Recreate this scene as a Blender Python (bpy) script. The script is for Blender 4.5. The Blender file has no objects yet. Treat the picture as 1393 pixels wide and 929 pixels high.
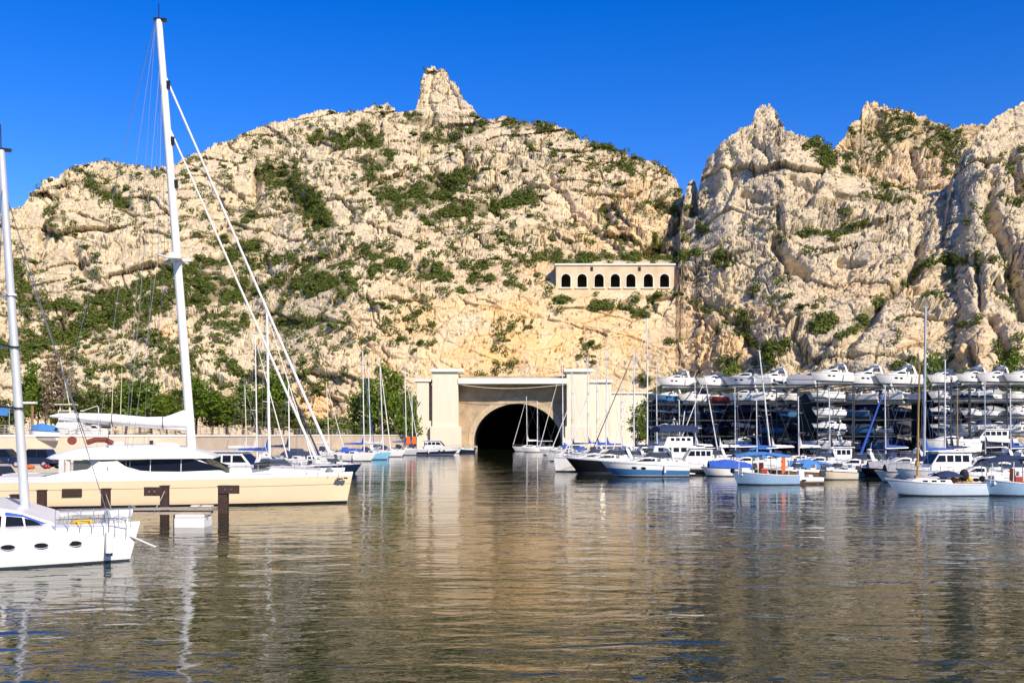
import bpy, math, random
import numpy as np
from mathutils import Vector, Matrix

random.seed(7)
SC = bpy.context.scene
COL = SC.collection
R = math.radians

# ---------------------------------------------------------------- camera
CAM_Z = 4.0
F = 1354.0            # focal length in photograph pixels (35 mm on a 36 mm sensor)
CX, HY = 696.5, 591.0  # principal column, horizon row
cam_d = bpy.data.cameras.new('camera')
cam_d.sensor_width = 36.0
cam_d.lens = 36.0 * F / 1393.0
cam_d.shift_y = (HY - 464.5) / 1393.0
cam_d.clip_start = 0.2
cam_d.clip_end = 6000.0
cam = bpy.data.objects.new('camera', cam_d)
cam.location = (0, 0, CAM_Z)
cam.rotation_euler = (R(90), 0, 0)
COL.objects.link(cam)
SC.camera = cam

# ---------------------------------------------------------------- world, sun, exposure
SUN_AZ, SUN_EL = R(35), R(35)      # sun behind the camera, to the right
to_sun = Vector((math.sin(SUN_AZ) * math.cos(SUN_EL), -math.cos(SUN_AZ) * math.cos(SUN_EL), math.sin(SUN_EL)))
world = bpy.data.worlds.new('World')
SC.world = world
world.use_nodes = True
nt = world.node_tree
nt.nodes.clear()
sky = nt.nodes.new('ShaderNodeTexSky')
sky.sky_type = 'NISHITA'
sky.sun_disc = False
sky.sun_elevation = SUN_EL
sky.sun_rotation = math.atan2(to_sun.x, to_sun.y)
sky.altitude = 300
sky.air_density = 1.0
sky.dust_density = 0.1
sky.ozone_density = 4.0
hsv = nt.nodes.new('ShaderNodeHueSaturation')
hsv.inputs['Saturation'].default_value = 1.40
hsv.inputs['Hue'].default_value = 0.522
hsv.inputs['Value'].default_value = 1.28
bg = nt.nodes.new('ShaderNodeBackground')
bg.inputs['Strength'].default_value = 0.11
wo = nt.nodes.new('ShaderNodeOutputWorld')
nt.links.new(sky.outputs[0], hsv.inputs['Color'])
nt.links.new(hsv.outputs[0], bg.inputs['Color'])
nt.links.new(bg.outputs[0], wo.inputs['Surface'])
sun_d = bpy.data.lights.new('sun', 'SUN')
sun_d.energy = 5.0
sun_d.angle = R(0.5)
sun_d.color = (1.0, 0.87, 0.69)
sun = bpy.data.objects.new('sun', sun_d)
sun.rotation_euler = to_sun.to_track_quat('Z', 'Y').to_euler()
sun.location = (100, -100, 120)
COL.objects.link(sun)
SC.view_settings.view_transform = 'Standard'
SC.view_settings.look = 'None'
SC.view_settings.exposure = 0.38
SC.view_settings.gamma = 1.0
SC.view_settings.use_curve_mapping = False
SC.render.engine = 'CYCLES'
SC.cycles.use_denoising = True
SC.cycles.max_bounces = 6
SC.cycles.diffuse_bounces = 3
SC.cycles.glossy_bounces = 3


def at(px, py, Y):
    """photograph pixel + distance -> world point"""
    return Vector(((px - CX) / F * Y, Y, CAM_Z + (HY - py) / F * Y))


def wx(px, Y):
    return (px - CX) / F * Y


def wz(py, Y):
    return CAM_Z + (HY - py) / F * Y


def wl_dist(py):
    return CAM_Z * F / (py - HY)


# ---------------------------------------------------------------- materials
MATS = {}


def mat(name, color, rough=0.5, metal=0.0, var=0.0, vscale=3.0, bump=0.0, bscale=20.0, spec=0.5, coat=0.0, c2=None):
    if name in MATS:
        return MATS[name]
    m = bpy.data.materials.new(name)
    m.use_nodes = True
    t = m.node_tree
    b = t.nodes['Principled BSDF']
    b.inputs['Base Color'].default_value = (*color, 1)
    b.inputs['Roughness'].default_value = rough
    b.inputs['Metallic'].default_value = metal
    b.inputs['Specular IOR Level'].default_value = spec
    b.inputs['Coat Weight'].default_value = coat
    tc = t.nodes.new('ShaderNodeTexCoord')
    if var > 0:
        n = t.nodes.new('ShaderNodeTexNoise')
        n.inputs['Scale'].default_value = vscale
        n.inputs['Detail'].default_value = 5
        n.inputs['Roughness'].default_value = 0.65
        t.links.new(tc.outputs['Object'], n.inputs['Vector'])
        mp = t.nodes.new('ShaderNodeMapRange')
        mp.inputs['From Min'].default_value = 0.3
        mp.inputs['From Max'].default_value = 0.7
        t.links.new(n.outputs['Fac'], mp.inputs['Value'])
        mx = t.nodes.new('ShaderNodeMix')
        mx.data_type = 'RGBA'
        lo = c2 if c2 else tuple(c * (1 - var) for c in color)
        hi = color if c2 else tuple(min(1, c * (1 + var * .5)) for c in color)
        mx.inputs['A'].default_value = (*lo, 1)
        mx.inputs['B'].default_value = (*hi, 1)
        t.links.new(mp.outputs['Result'], mx.inputs['Factor'])
        t.links.new(mx.outputs['Result'], b.inputs['Base Color'])
    if bump > 0:
        n = t.nodes.new('ShaderNodeTexNoise')
        n.inputs['Scale'].default_value = bscale
        n.inputs['Detail'].default_value = 4
        t.links.new(tc.outputs['Object'], n.inputs['Vector'])
        bp = t.nodes.new('ShaderNodeBump')
        bp.inputs['Strength'].default_value = 1.0
        bp.inputs['Distance'].default_value = bump
        t.links.new(n.outputs['Fac'], bp.inputs['Height'])
        t.links.new(bp.outputs['Normal'], b.inputs['Normal'])
    MATS[name] = m
    return m


WHITE = mat('white_gelcoat', (.78, .77, .74), .28, var=.07, vscale=1.5)
OFFW = mat('off_white_gelcoat', (.70, .67, .60), .35, var=.10, vscale=2)
GREYW = mat('pale_grey_gelcoat', (.52, .53, .53), .35, var=.1)
CREAM = mat('cream_gelcoat', (.68, .60, .45), .35, var=.08)
BEIGE = mat('beige_hull_paint', (.71, .57, .37), .32, var=.05, vscale=.6)
NAVY = mat('navy_gelcoat', (.012, .025, .07), .22, var=.2)
BLACKH = mat('black_hull_paint', (.010, .010, .013), .22, var=.2)
BLUEH = mat('blue_hull_paint', (.05, .16, .34), .3, var=.12)
SKYB = mat('pale_blue_hull_paint', (.22, .52, .72), .3, var=.08)
STEELB = mat('steel_blue_hull_paint', (.28, .42, .58), .32, var=.1)
REDH = mat('red_hull_paint', (.30, .03, .03), .35, var=.15)
GREENH = mat('green_cloth', (.03, .10, .05), .8, var=.2)
ANTIF = mat('antifouling_paint', (.02, .03, .05), .6, var=.25)
GLASS = mat('tinted_glass', (.008, .009, .011), .12, spec=.25)
GREYGL = mat('smoked_window', (.05, .06, .07), .1, spec=.6)
ALU = mat('anodised_aluminium', (.62, .62, .62), .38, .35, var=.06)
MASTW = mat('white_mast_paint', (.76, .75, .72), .3, var=.05)
WIRE = mat('stainless_wire', (.30, .30, .30), .35, .7)
STEEL = mat('stainless_steel', (.55, .55, .55), .25, .9)
WOOD = mat('varnished_spar_wood', (.42, .24, .07), .35, var=.2, vscale=6)
PLANK = mat('weathered_planks', (.40, .34, .27), .8, var=.3, vscale=5, bump=.004)
TEAK = mat('teak_deck', (.33, .22, .13), .7, var=.2, vscale=6)
BLUEC = mat('royal_blue_cloth', (.025, .09, .42), .85, var=.2, bump=.01, bscale=8)
SKYC = mat('mid_blue_cloth', (.05, .20, .50), .85, var=.2, bump=.01, bscale=8)
NAVYC = mat('navy_cloth', (.015, .03, .085), .85, var=.25, bump=.01, bscale=8)
BLACKC = mat('black_cloth', (.012, .012, .014), .85, var=.3)
WHITEC = mat('white_sail_cloth', (.74, .72, .68), .8, var=.08, bump=.015, bscale=5)
GREYC = mat('grey_cover_cloth', (.30, .31, .32), .85, var=.15, bump=.01, bscale=8)
BROWNC = mat('maroon_cloth', (.16, .035, .025), .85, var=.25)
ORANGE = mat('orange_cloth', (.75, .13, .02), .75, var=.2)
YELLOW = mat('yellow_fabric', (.70, .44, .03), .75, var=.2)
RUBBER = mat('black_rubber', (.02, .02, .022), .6)
MOTOR = mat('motor_cowling', (.03, .032, .037), .3)
RUST = mat('rusty_steel', (.075, .035, .022), .75, var=.5, vscale=7, bump=.006, c2=(.02, .012, .01))
RACKM = mat('rack_steel', (.022, .028, .04), .5, .3, var=.3)
CARD = mat('dark_car_paint', (.015, .018, .03), .2, coat=.5)
CARS = mat('silver_car_paint', (.45, .46, .48), .3, .4)
TYRE = mat('tyre_rubber', (.02, .02, .02), .8)
CONC = mat('portal_concrete', (.76, .675, .53), .85, var=.16, vscale=.35, bump=.01, bscale=3, c2=(.69, .60, .46))
for n_ in list(CONC.node_tree.nodes):      # rain streaks run down the concrete
    if n_.type == 'TEX_NOISE' and abs(n_.inputs['Scale'].default_value - .35) < .01:
        t_ = CONC.node_tree
        mp_ = t_.nodes.new('ShaderNodeMapping')
        mp_.inputs['Scale'].default_value = (4.5, 4.5, .28)
        t_.links.new(t_.nodes['Texture Coordinate'].outputs['Object'], mp_.inputs['Vector'])
        t_.links.new(mp_.outputs[0], n_.inputs['Vector'])
        n_.inputs['Scale'].default_value = .5
CONCD = mat('stained_stone', (.46, .35, .22), .9, var=.35, vscale=.5, bump=.03, bscale=2, c2=(.26, .19, .12))
CONCL = mat('coping_concrete', (.80, .75, .65), .85, var=.1, vscale=.6)
QUAYC = mat('quay_concrete', (.46, .40, .32), .9, var=.2, vscale=.6, bump=.01, bscale=4)
WALLC = mat('harbour_wall_render', (.56, .46, .34), .9, var=.15, vscale=.4, bump=.01, bscale=4)
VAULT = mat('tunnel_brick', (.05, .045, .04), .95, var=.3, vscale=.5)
GALL = mat('gallery_limestone', (.68, .56, .39), .9, var=.22, vscale=.22, bump=.03, bscale=1.5, c2=(.46, .36, .23))


def veg_material(name, c1, c2, c3, trans=0.25):
    m = bpy.data.materials.new(name)
    m.use_nodes = True
    t = m.node_tree
    b = t.nodes['Principled BSDF']
    b.inputs['Roughness'].default_value = .7
    b.inputs['Specular IOR Level'].default_value = .2
    g = t.nodes.new('ShaderNodeNewGeometry')
    r = t.nodes.new('ShaderNodeValToRGB')
    r.color_ramp.elements[0].color = (*c1, 1)
    r.color_ramp.elements[1].color = (*c3, 1)
    e = r.color_ramp.elements.new(.55)
    e.color = (*c2, 1)
    n = t.nodes.new('ShaderNodeTexNoise')
    n.inputs['Scale'].default_value = .35
    n.inputs['Detail'].default_value = 3
    t.links.new(g.outputs['Position'], n.inputs['Vector'])
    ma = t.nodes.new('ShaderNodeMath')
    ma.operation = 'MULTIPLY_ADD'
    ma.inputs[1].default_value = .45
    t.links.new(g.outputs['Random Per Island'], ma.inputs[0])
    m2 = t.nodes.new('ShaderNodeMath')
    m2.operation = 'MULTIPLY'
    m2.inputs[1].default_value = .6
    t.links.new(n.outputs['Fac'], m2.inputs[0])
    t.links.new(m2.outputs[0], ma.inputs[2])
    t.links.new(ma.outputs[0], r.inputs['Fac'])
    t.links.new(r.outputs['Color'], b.inputs['Base Color'])
    tr = t.nodes.new('ShaderNodeBsdfTranslucent')
    t.links.new(r.outputs['Color'], tr.inputs['Color'])
    mx = t.nodes.new('ShaderNodeMixShader')
    mx.inputs['Fac'].default_value = trans
    t.links.new(b.outputs[0], mx.inputs[1])
    t.links.new(tr.outputs[0], mx.inputs[2])
    t.links.new(mx.outputs[0], t.nodes['Material Output'].inputs['Surface'])
    return m


SCRUBM = veg_material('garrigue_leaves', (.060, .088, .013), (.105, .138, .023), (.17, .18, .048), .18)
PINEM = veg_material('pine_foliage', (.075, .125, .012), (.135, .205, .022), (.22, .28, .045), .35)
OLIVEM = veg_material('dry_olive_foliage', (.075, .105, .020), (.13, .155, .036), (.20, .195, .065), .35)
DRYM = veg_material('dry_twigs', (.18, .13, .08), (.26, .20, .12), (.33, .26, .16), .1)
BARK = mat('bark', (.13, .09, .06), .9, var=.3)


# ---------------------------------------------------------------- mesh helpers
class MB:
    def __init__(s):
        s.v, s.f = [], []

    def add(s, vs, fs):
        o = len(s.v)
        s.v += [tuple(v) for v in vs]
        s.f += [tuple(i + o for i in f) for f in fs]
        return s

    def box(s, c, d, rz=0.0, ry=0.0, top=1.0):
        x, y, z = d[0] / 2, d[1] / 2, d[2] / 2
        vs = [(-x, -y, -z), (x, -y, -z), (x, y, -z), (-x, y, -z),
              (-x * top, -y * top, z), (x * top, -y * top, z), (x * top, y * top, z), (-x * top, y * top, z)]
        M = Matrix.Translation(c) @ Matrix.Rotation(rz, 4, 'Z') @ Matrix.Rotation(ry, 4, 'Y')
        return s.add([M @ Vector(v) for v in vs],
                     [(0, 3, 2, 1), (4, 5, 6, 7), (0, 1, 5, 4), (1, 2, 6, 5), (2, 3, 7, 6), (3, 0, 4, 7)])

    def bx(s, x0, x1, y0, y1, z0, z1):
        return s.box(((x0 + x1) / 2, (y0 + y1) / 2, (z0 + z1) / 2), (x1 - x0, y1 - y0, z1 - z0))

    def tube(s, pts, r, n=8, r1=None, flat=1.0):
        """round tube through pts; r at start, r1 at end"""
        pts = [Vector(p) for p in pts]
        r1 = r if r1 is None else r1
        rings = []
        k = len(pts)
        for i, p in enumerate(pts):
            d = (pts[min(i + 1, k - 1)] - pts[max(i - 1, 0)]).normalized()
            up = Vector((0, 0, 1)) if abs(d.z) < .9 else Vector((1, 0, 0))
            a = d.cross(up).normalized()
            b = d.cross(a).normalized()
            rr = r + (r1 - r) * i / max(1, k - 1)
            rings.append([p + (a * math.cos(q) + b * math.sin(q) * flat) * rr for q in [2 * math.pi * j / n for j in range(n)]])
        s.loft(rings, caps=True)
        return s

    def loft(s, rings, closed=True, caps=False):
        o = len(s.v)
        n = len(rings[0])
        for rg in rings:
            s.v += [tuple(v) for v in rg]
        m = n if closed else n - 1
        for i in range(len(rings) - 1):
            for j in range(m):
                a, b = o + i * n + j, o + i * n + (j + 1) % n
                s.f.append((a, b, b + n, a + n))
        if caps:
            s.f.append(tuple(o + j for j in range(n))[::-1])
            s.f.append(tuple(o + (len(rings) - 1) * n + j for j in range(n)))
        return s

    def body(s, prof, w, tumble=0.0, z0=None, bowtaper=None):
        """closed side profile (x,z) extruded to half width w, narrowing upward by tumble per metre"""
        z0 = min(p[1] for p in prof) if z0 is None else z0

        def hw(x, z):
            q = w - tumble * (z - z0)
            if bowtaper:
                xa, xb, f = bowtaper
                u = min(1, max(0, (x - xa) / (xb - xa)))
                q *= 1 - (1 - f) * u
            return q
        n = len(prof)
        vs = [(x, -hw(x, z), z) for x, z in prof] + [(x, hw(x, z), z) for x, z in prof]
        fs = [tuple(range(n)), tuple(range(2 * n - 1, n - 1, -1))]
        for i in range(n):
            j = (i + 1) % n
            fs.append((i, i + n, j + n, j))
        s.add(vs, fs)
        return hw

    def plate(s, prof, hw, off=.012, side=1):
        """side window: polygon (x,z) just proud of a body's side"""
        n = len(prof)
        vs = [(x, side * (hw(x, z) + off), z) for x, z in prof] + [(x, side * (hw(x, z) - .01), z) for x, z in prof]
        fs = [tuple(range(n)) if side < 0 else tuple(range(n))[::-1]]
        for i in range(n):
            j = (i + 1) % n
            fs.append((i, j, j + n, i + n))
        return s.add(vs, fs)

    def ellipsoid(s, c, r, nu=10, nv=7):
        rings = []
        for i in range(nv + 1):
            th = math.pi * (.02 + .96 * i / nv)
            rings.append([(c[0] + r[0] * math.sin(th) * math.cos(2 * math.pi * j / nu),
                           c[1] + r[1] * math.sin(th) * math.sin(2 * math.pi * j / nu),
                           c[2] - r[2] * math.cos(th)) for j in range(nu)])
        return s.loft(rings, caps=True)


def obj(name, mb, m, parent=None, smooth=False, bevel=0.0, loc=None, rz=None):
    me = bpy.data.meshes.new(name)
    me.from_pydata(mb.v, [], mb.f)
    me.update()
    if m is not None:
        me.materials.append(m)
    if smooth:
        me.polygons.foreach_set('use_smooth', [True] * len(me.polygons))
        try:
            me.set_sharp_from_angle(angle=R(40))
        except Exception:
            pass
    o = bpy.data.objects.new(name, me)
    COL.objects.link(o)
    if parent is not None:
        o.parent = parent
    if bevel > 0:
        b = o.modifiers.new('bevel', 'BEVEL')
        b.width = bevel
        b.segments = 2
        b.limit_method = 'ANGLE'
        b.angle_limit = R(35)
    if loc is not None:
        o.location = loc
    if rz is not None:
        o.rotation_euler = (0, 0, rz)
    return o


def np_mesh(name, verts, faces, m, smooth=False):
    """fast mesh from numpy arrays; faces (n,4) or (n,3)"""
    me = bpy.data.meshes.new(name)
    k = faces.shape[1]
    me.vertices.add(len(verts))
    me.vertices.foreach_set('co', verts.astype(np.float32).ravel())
    me.loops.add(faces.size)
    me.loops.foreach_set('vertex_index', faces.astype(np.int32).ravel())
    me.polygons.add(len(faces))
    me.polygons.foreach_set('loop_start', np.arange(0, faces.size, k, dtype=np.int32))
    me.update(calc_edges=True)
    if smooth:
        me.polygons.foreach_set('use_smooth', np.ones(len(faces), dtype=bool))
    me.materials.append(m)
    return me


def tag(o, label=None, cat=None, group=None, kind=None):
    if label:
        o['label'] = label
    if cat:
        o['category'] = cat
    if group:
        o['group'] = group
    if kind:
        o['kind'] = kind
    return o


def empty(name, loc=(0, 0, 0), rz=0.0, label=None, cat=None, group=None):
    o = bpy.data.objects.new(name, None)
    o.empty_display_size = .5
    COL.objects.link(o)
    o.location = loc
    o.rotation_euler = (0, 0, rz)
    return tag(o, label, cat, group)


def dup(o, parent=None, swap=None):
    """copy of a thing with copies of its parts and sub-parts; swap maps part name stem -> material"""
    c = o.copy()
    COL.objects.link(c)
    if parent is not None:
        c.parent = parent
    st = o.name.split('.')[0]
    if swap and st in swap and o.type == 'MESH':
        c.material_slots[0].link = 'OBJECT'
        c.material_slots[0].material = swap[st]
    for ch in list(o.children):
        dup(ch, c, swap)
    return c


# ---------------------------------------------------------------- numpy noise
def h2(ix, iy, seed):
    n = (ix * 374761393 + iy * 668265263 + seed * 974634777) & 0xffffffff
    n = ((n ^ (n >> 13)) * 1274126177) & 0xffffffff
    n = ((n ^ (n >> 15)) * 2246822519) & 0xffffffff
    n ^= n >> 16
    return n.astype(np.float64) / 4294967296.0


def vnoise(x, y, seed):
    ix, iy = np.floor(x).astype(np.int64), np.floor(y).astype(np.int64)
    fx, fy = x - ix, y - iy
    fx = fx * fx * fx * (fx * (fx * 6 - 15) + 10)
    fy = fy * fy * fy * (fy * (fy * 6 - 15) + 10)
    a, b = h2(ix, iy, seed), h2(ix + 1, iy, seed)
    c, d = h2(ix, iy + 1, seed), h2(ix + 1, iy + 1, seed)
    return (a + (b - a) * fx) * (1 - fy) + (c + (d - c) * fx) * fy - .5


def fbm(x, y, o, seed, gain=.5):
    s, a = 0, 1.0
    for i in range(o):
        s = s + a * vnoise(x * 2 ** i, y * 2 ** i, seed + i * 17)
        a *= gain
    return s


def worley(x, y, seed):
    ix, iy = np.floor(x).astype(np.int64), np.floor(y).astype(np.int64)
    F1 = np.full(x.shape, 9.0)
    F2 = np.full(x.shape, 9.0)
    cx, cy = np.zeros_like(x), np.zeros_like(x)
    ci, cj = np.zeros_like(ix), np.zeros_like(iy)
    for di in (-1, 0, 1):
        for dj in (-1, 0, 1):
            a, b = ix + di, iy + dj
            px, py = a + .1 + .8 * h2(a, b, seed), b + .1 + .8 * h2(a, b, seed + 5)
            d = np.sqrt((x - px) ** 2 + (y - py) ** 2)
            n1 = d < F1
            F2 = np.where(n1, F1, np.minimum(F2, d))
            F1 = np.where(n1, d, F1)
            cx, cy = np.where(n1, x - px, cx), np.where(n1, y - py, cy)
            ci, cj = np.where(n1, a, ci), np.where(n1, b, cj)
    return F1, F2, cx, cy, h2(ci, cj, seed + 11), h2(ci, cj, seed + 12), h2(ci, cj, seed + 13)


def sstep(a, b, x):
    t = np.clip((x - a) / (b - a), 0, 1)
    return t * t * (3 - 2 * t)


def facets(x, y, scale, hgt, tilt, dome, crack, cw, seed):
    F1, F2, dx, dy, r1, r2, r3 = worley(x / scale, y / scale, seed)
    d = hgt * (r1 * 2 - 1) + tilt * ((r2 * 2 - 1) * dx + (r3 * 2 - 1) * dy) - dome * F1 * F1
    return d - crack * (1 - sstep(0, cw, F2 - F1))


def seg_dist(px, py, pts):
    d = np.full(px.shape, 1e9)
    side = np.zeros(px.shape)
    for (x0, y0), (x1, y1) in zip(pts[:-1], pts[1:]):
        vx, vy = x1 - x0, y1 - y0
        t = np.clip(((px - x0) * vx + (py - y0) * vy) / (vx * vx + vy * vy), 0, 1)
        q = np.hypot(px - x0 - t * vx, py - y0 - t * vy)
        n = q < d
        d = np.where(n, q, d)
        side = np.where(n, np.sign((px - x0) * vy - (py - y0) * vx), side)
    return d, side


# ---------------------------------------------------------------- rock material
def rock_material():
    m = bpy.data.materials.new('limestone')
    m.use_nodes = True
    t = m.node_tree
    L = t.links.new
    b = t.nodes['Principled BSDF']
    b.inputs['Roughness'].default_value = .92
    b.inputs['Specular IOR Level'].default_value = .15
    g = t.nodes.new('ShaderNodeNewGeometry')

    def noise(scale, detail=6, rough=.6):
        n = t.nodes.new('ShaderNodeTexNoise')
        n.inputs['Scale'].default_value = scale
        n.inputs['Detail'].default_value = detail
        n.inputs['Roughness'].default_value = rough
        L(g.outputs['Position'], n.inputs['Vector'])
        return n.outputs['Fac']

    def mr(v, a, b_, c=0., d=1.):
        n = t.nodes.new('ShaderNodeMapRange')
        n.inputs['From Min'].default_value = a
        n.inputs['From Max'].default_value = b_
        n.inputs['To Min'].default_value = c
        n.inputs['To Max'].default_value = d
        L(v, n.inputs['Value'])
        return n.outputs['Result']

    def mix(f, a, b_):
        n = t.nodes.new('ShaderNodeMix')
        n.data_type = 'RGBA'
        for v, k in ((f, 'Factor'), (a, 'A'), (b_, 'B')):
            if hasattr(v, 'links'):
                L(v, n.inputs[k])
            elif k == 'Factor':
                n.inputs[k].default_value = v
            else:
                n.inputs[k].default_value = (*v, 1)
        return n.outputs['Result']

    def mul(a, b_):
        n = t.nodes.new('ShaderNodeMath')
        n.operation = 'MULTIPLY'
        for i, v in enumerate((a, b_)):
            if hasattr(v, 'links'):
                L(v, n.inputs[i])
            else:
                n.inputs[i].default_value = v
        return n.outputs[0]

    def attr(nm):
        n = t.nodes.new('ShaderNodeAttribute')
        n.attribute_name = nm
        return n.outputs['Fac']
    c = mix(mr(noise(.05, 8, .65), .35, .65), (.58, .465, .285), (.72, .605, .415))
    c = mix(mr(noise(.6, 6, .7), .45, .75, 0, .55), c, (.44, .355, .25))
    c = mix(mul(attr('grey'), mr(noise(.15, 7, .7), .35, .6)), c, (.50, .425, .31))
    c = mix(mul(attr('ochre'), mr(noise(.09, 7, .7), .34, .62)), c, (.72, .45, .19))
    # lichen and water stains with outlines of their own
    c = mix(mr(noise(.9, 9, .75), .62, .70, 0, .5), c, (.25, .22, .18))
    c = mix(mul(attr('soil'), .8), c, (.17, .145, .07))
    L(c, b.inputs['Base Color'])
    # fracture lines: two sets of warped cell edges
    wn = t.nodes.new('ShaderNodeTexNoise')
    wn.inputs['Scale'].default_value = .5
    wn.inputs['Detail'].default_value = 4
    L(g.outputs['Position'], wn.inputs['Vector'])
    wv = t.nodes.new('ShaderNodeVectorMath')
    wv.operation = 'MULTIPLY_ADD'
    wv.inputs[1].default_value = (2.4, 2.4, 2.4)
    L(wn.outputs['Color'], wv.inputs[0])
    L(g.outputs['Position'], wv.inputs[2])

    def cracks(sx, sz, rot, w):
        mp = t.nodes.new('ShaderNodeMapping')
        mp.inputs['Rotation'].default_value = (0, rot, 0)
        mp.inputs['Scale'].default_value = (sx, sx * .6, sz)
        L(wv.outputs[0], mp.inputs['Vector'])
        v = t.nodes.new('ShaderNodeTexVoronoi')
        v.feature = 'DISTANCE_TO_EDGE'
        v.inputs['Scale'].default_value = 1.0
        L(mp.outputs[0], v.inputs['Vector'])
        return mr(v.outputs['Distance'], 0, w)

    def addn(a, b_):
        n = t.nodes.new('ShaderNodeMath')
        n.operation = 'ADD'
        L(a, n.inputs[0])
        L(b_, n.inputs[1])
        return n.outputs[0]
    hgt = addn(mul(noise(1.3, 10, .72), .42), addn(mul(cracks(.13, .26, .5, .035), .34), mul(mul(cracks(.55, .8, -.4, .08), mr(noise(.2, 3), .45, .6)), .22)))
    bp = t.nodes.new('ShaderNodeBump')
    bp.inputs['Distance'].default_value = .75
    bp.inputs['Strength'].default_value = .8
    L(hgt, bp.inputs['Height'])
    L(bp.outputs['Normal'], b.inputs['Normal'])
    return m


ROCK = rock_material()
SHEETS = {}


def rock_sheet(name, sky_pts, depth, x_fine, x_full, step, rows, base_py, rot, amp, seed, carve=(), hole=None, ochre=None, grey=0., rough_top=1.0, soil=(), flat=None, fineA=0.0):
    """A hillside as a real surface: its front rises from a foot to a ridge at its own distance, then falls away behind.
    depth(px, e) gives the distance of the point that stands e pixels above eye level."""
    xs = list(np.arange(x_fine[0], x_fine[1] + .01, step))
    lo, hi = [], []
    x = x_fine[0] - 6
    k = 6
    while x > x_full[0]:
        lo.append(x)
        k *= 1.15
        x -= k
    x, k = x_fine[1] + 6, 6
    while x < x_full[1]:
        hi.append(x)
        k *= 1.15
        x += k
    xs = np.array(lo[::-1] + xs + hi)
    sx, sy = zip(*sky_pts)
    skyy = np.interp(xs, sx, sy)
    bl = worley(xs / 9.0, 0 * xs + seed, seed + 3)[0]
    skyy = skyy + 5.0 * (bl - .35) + 2.4 * fbm(xs / 3.2, 0 * xs + 7.3, 3, seed + 21)
    t = np.linspace(0, 1, rows)
    PX = np.repeat(xs[None, :], rows, 0)
    PY = base_py + t[:, None] * (skyy[None, :] - base_py)
    E = HY - PY
    Y = depth(PX, E)
    X = (PX - CX) / F * Y
    Z = CAM_Z + E / F * Y
    # rock relief
    ca, sa = math.cos(rot), math.sin(rot)
    qx, qz = X, Z * 1.15 + (Y - Y.min()) * .55
    wxn = 7 * fbm(qx / 24, qz / 24, 3, seed + 100)
    wzn = 7 * fbm(qx / 24, qz / 24, 3, seed + 200)
    u = ((qx + wxn) * ca + (qz + wzn) * sa) / 1.45
    v = -(qx + wxn) * sa + (qz + wzn) * ca
    A = amp(PX, PY) if callable(amp) else amp
    top = 1 - sstep(.86, 1.0, t)[:, None] * np.ones_like(PX)
    big = A * facets(u, v, 30, 2.0, 6.0, 1.2, 2.0, .05, seed)
    big += A * facets(u, v, 12, 1.1, 3.6, .7, 1.5, .06, seed + 1)
    mask = .45 + sstep(-.15, .25, fbm(qx / 30, qz / 30, 2, seed + 300))
    big += A * 5.0 * fbm(qx / 55, qz / 55, 4, seed + 5)
    cv = 0 * PX
    jx, jy = PX + 5 * fbm(PX / 14, PY / 14, 3, seed + 31), PY + 5 * fbm(PX / 14, PY / 14, 3, seed + 32)
    for pts, wpx, dep in carve:
        q, side = seg_dist(jx, jy, pts)
        cv = cv + dep * np.exp(-(q / wpx) ** 2)
    big = big - cv
    d = (.42 if fineA > 0 else .30) * big * top
    d += np.maximum(A, fineA) * mask * facets(u + 3, v, 5.0, .7, 2.0, .35, 1.2, .07, seed + 2) * (.35 + .65 * top)
    u2, v2 = u + .5 * fbm(qx / 3, qz / 3, 2, seed + 7), v + .5 * fbm(qx / 3, qz / 3, 2, seed + 8)
    d += np.maximum(.25 + .45 * A, fineA * 1.25) * mask * facets(u2, v2, 2.1, .32, 1.0, .15, .55, .10, seed + 3)
    d += .3 * (1 + 2 * (fineA > 0)) * mask * facets(u2, v2, .95, .16, .42, .05, .22, .16, seed + 4)
    pit = vnoise(qx / 1.7, qz / 1.3, seed + 61) + .5 * vnoise(qx / .8, qz / .7, seed + 62)
    d -= 1.3 * sstep(.34, .46, pit)
    ray = (.45 if fineA > 0 else .70) * big
    if flat is not None:
        fl = flat(PX, PY)
        d, ray = d * fl, ray * fl
    d = d * sstep(0, .03, t)[:, None]
    nx_, ny_, nz_ = np.cross(np.stack(np.gradient(np.stack([X, Y, Z], -1), axis=1), 0) if False else np.gradient(np.stack([X, Y, Z], -1), axis=1), np.gradient(np.stack([X, Y, Z], -1), axis=0)).transpose(2, 0, 1)
    ln = np.sqrt(nx_ ** 2 + ny_ ** 2 + nz_ ** 2) + 1e-9
    sg = -np.sign(ny_)
    nx_, ny_, nz_ = nx_ / ln * sg * .5, np.minimum(ny_ / ln * sg, -.35), np.clip(nz_ / ln * sg, 0, .8)
    k_ = 1 - ray / Y
    X, Y, Z = X * k_ + nx_ * d, Y * k_ + ny_ * d, CAM_Z + (Z - CAM_Z) * k_ + nz_ * d
    # the back of the hill
    nb = 9
    bx, by, bz = [], [], []
    for i in range(1, nb + 1):
        s_ = 2.0 * i ** 2.1
        drop = s_ * (.35 + .4 * min(1, i / 4)) + .8 * i
        bx.append(X[-1] + 0 * s_)
        by.append(Y[-1] + s_)
        bz.append(np.maximum(Z[-1] - drop, -3))
    X = np.vstack([X, *[r[None] for r in bx]])
    Y = np.vstack([Y, *[r[None] for r in by]])
    Z = np.vstack([Z, *[r[None] for r in bz]])
    if flat is not None and hole is not None:
        pass
    nr, nc = X.shape
    verts = np.stack([X, Y, Z], -1).reshape(-1, 3)
    idx = np.arange(nr * nc).reshape(nr, nc)
    fc = np.stack([idx[:-1, :-1], idx[:-1, 1:], idx[1:, 1:], idx[1:, :-1]], -1).reshape(-1, 4)
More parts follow.
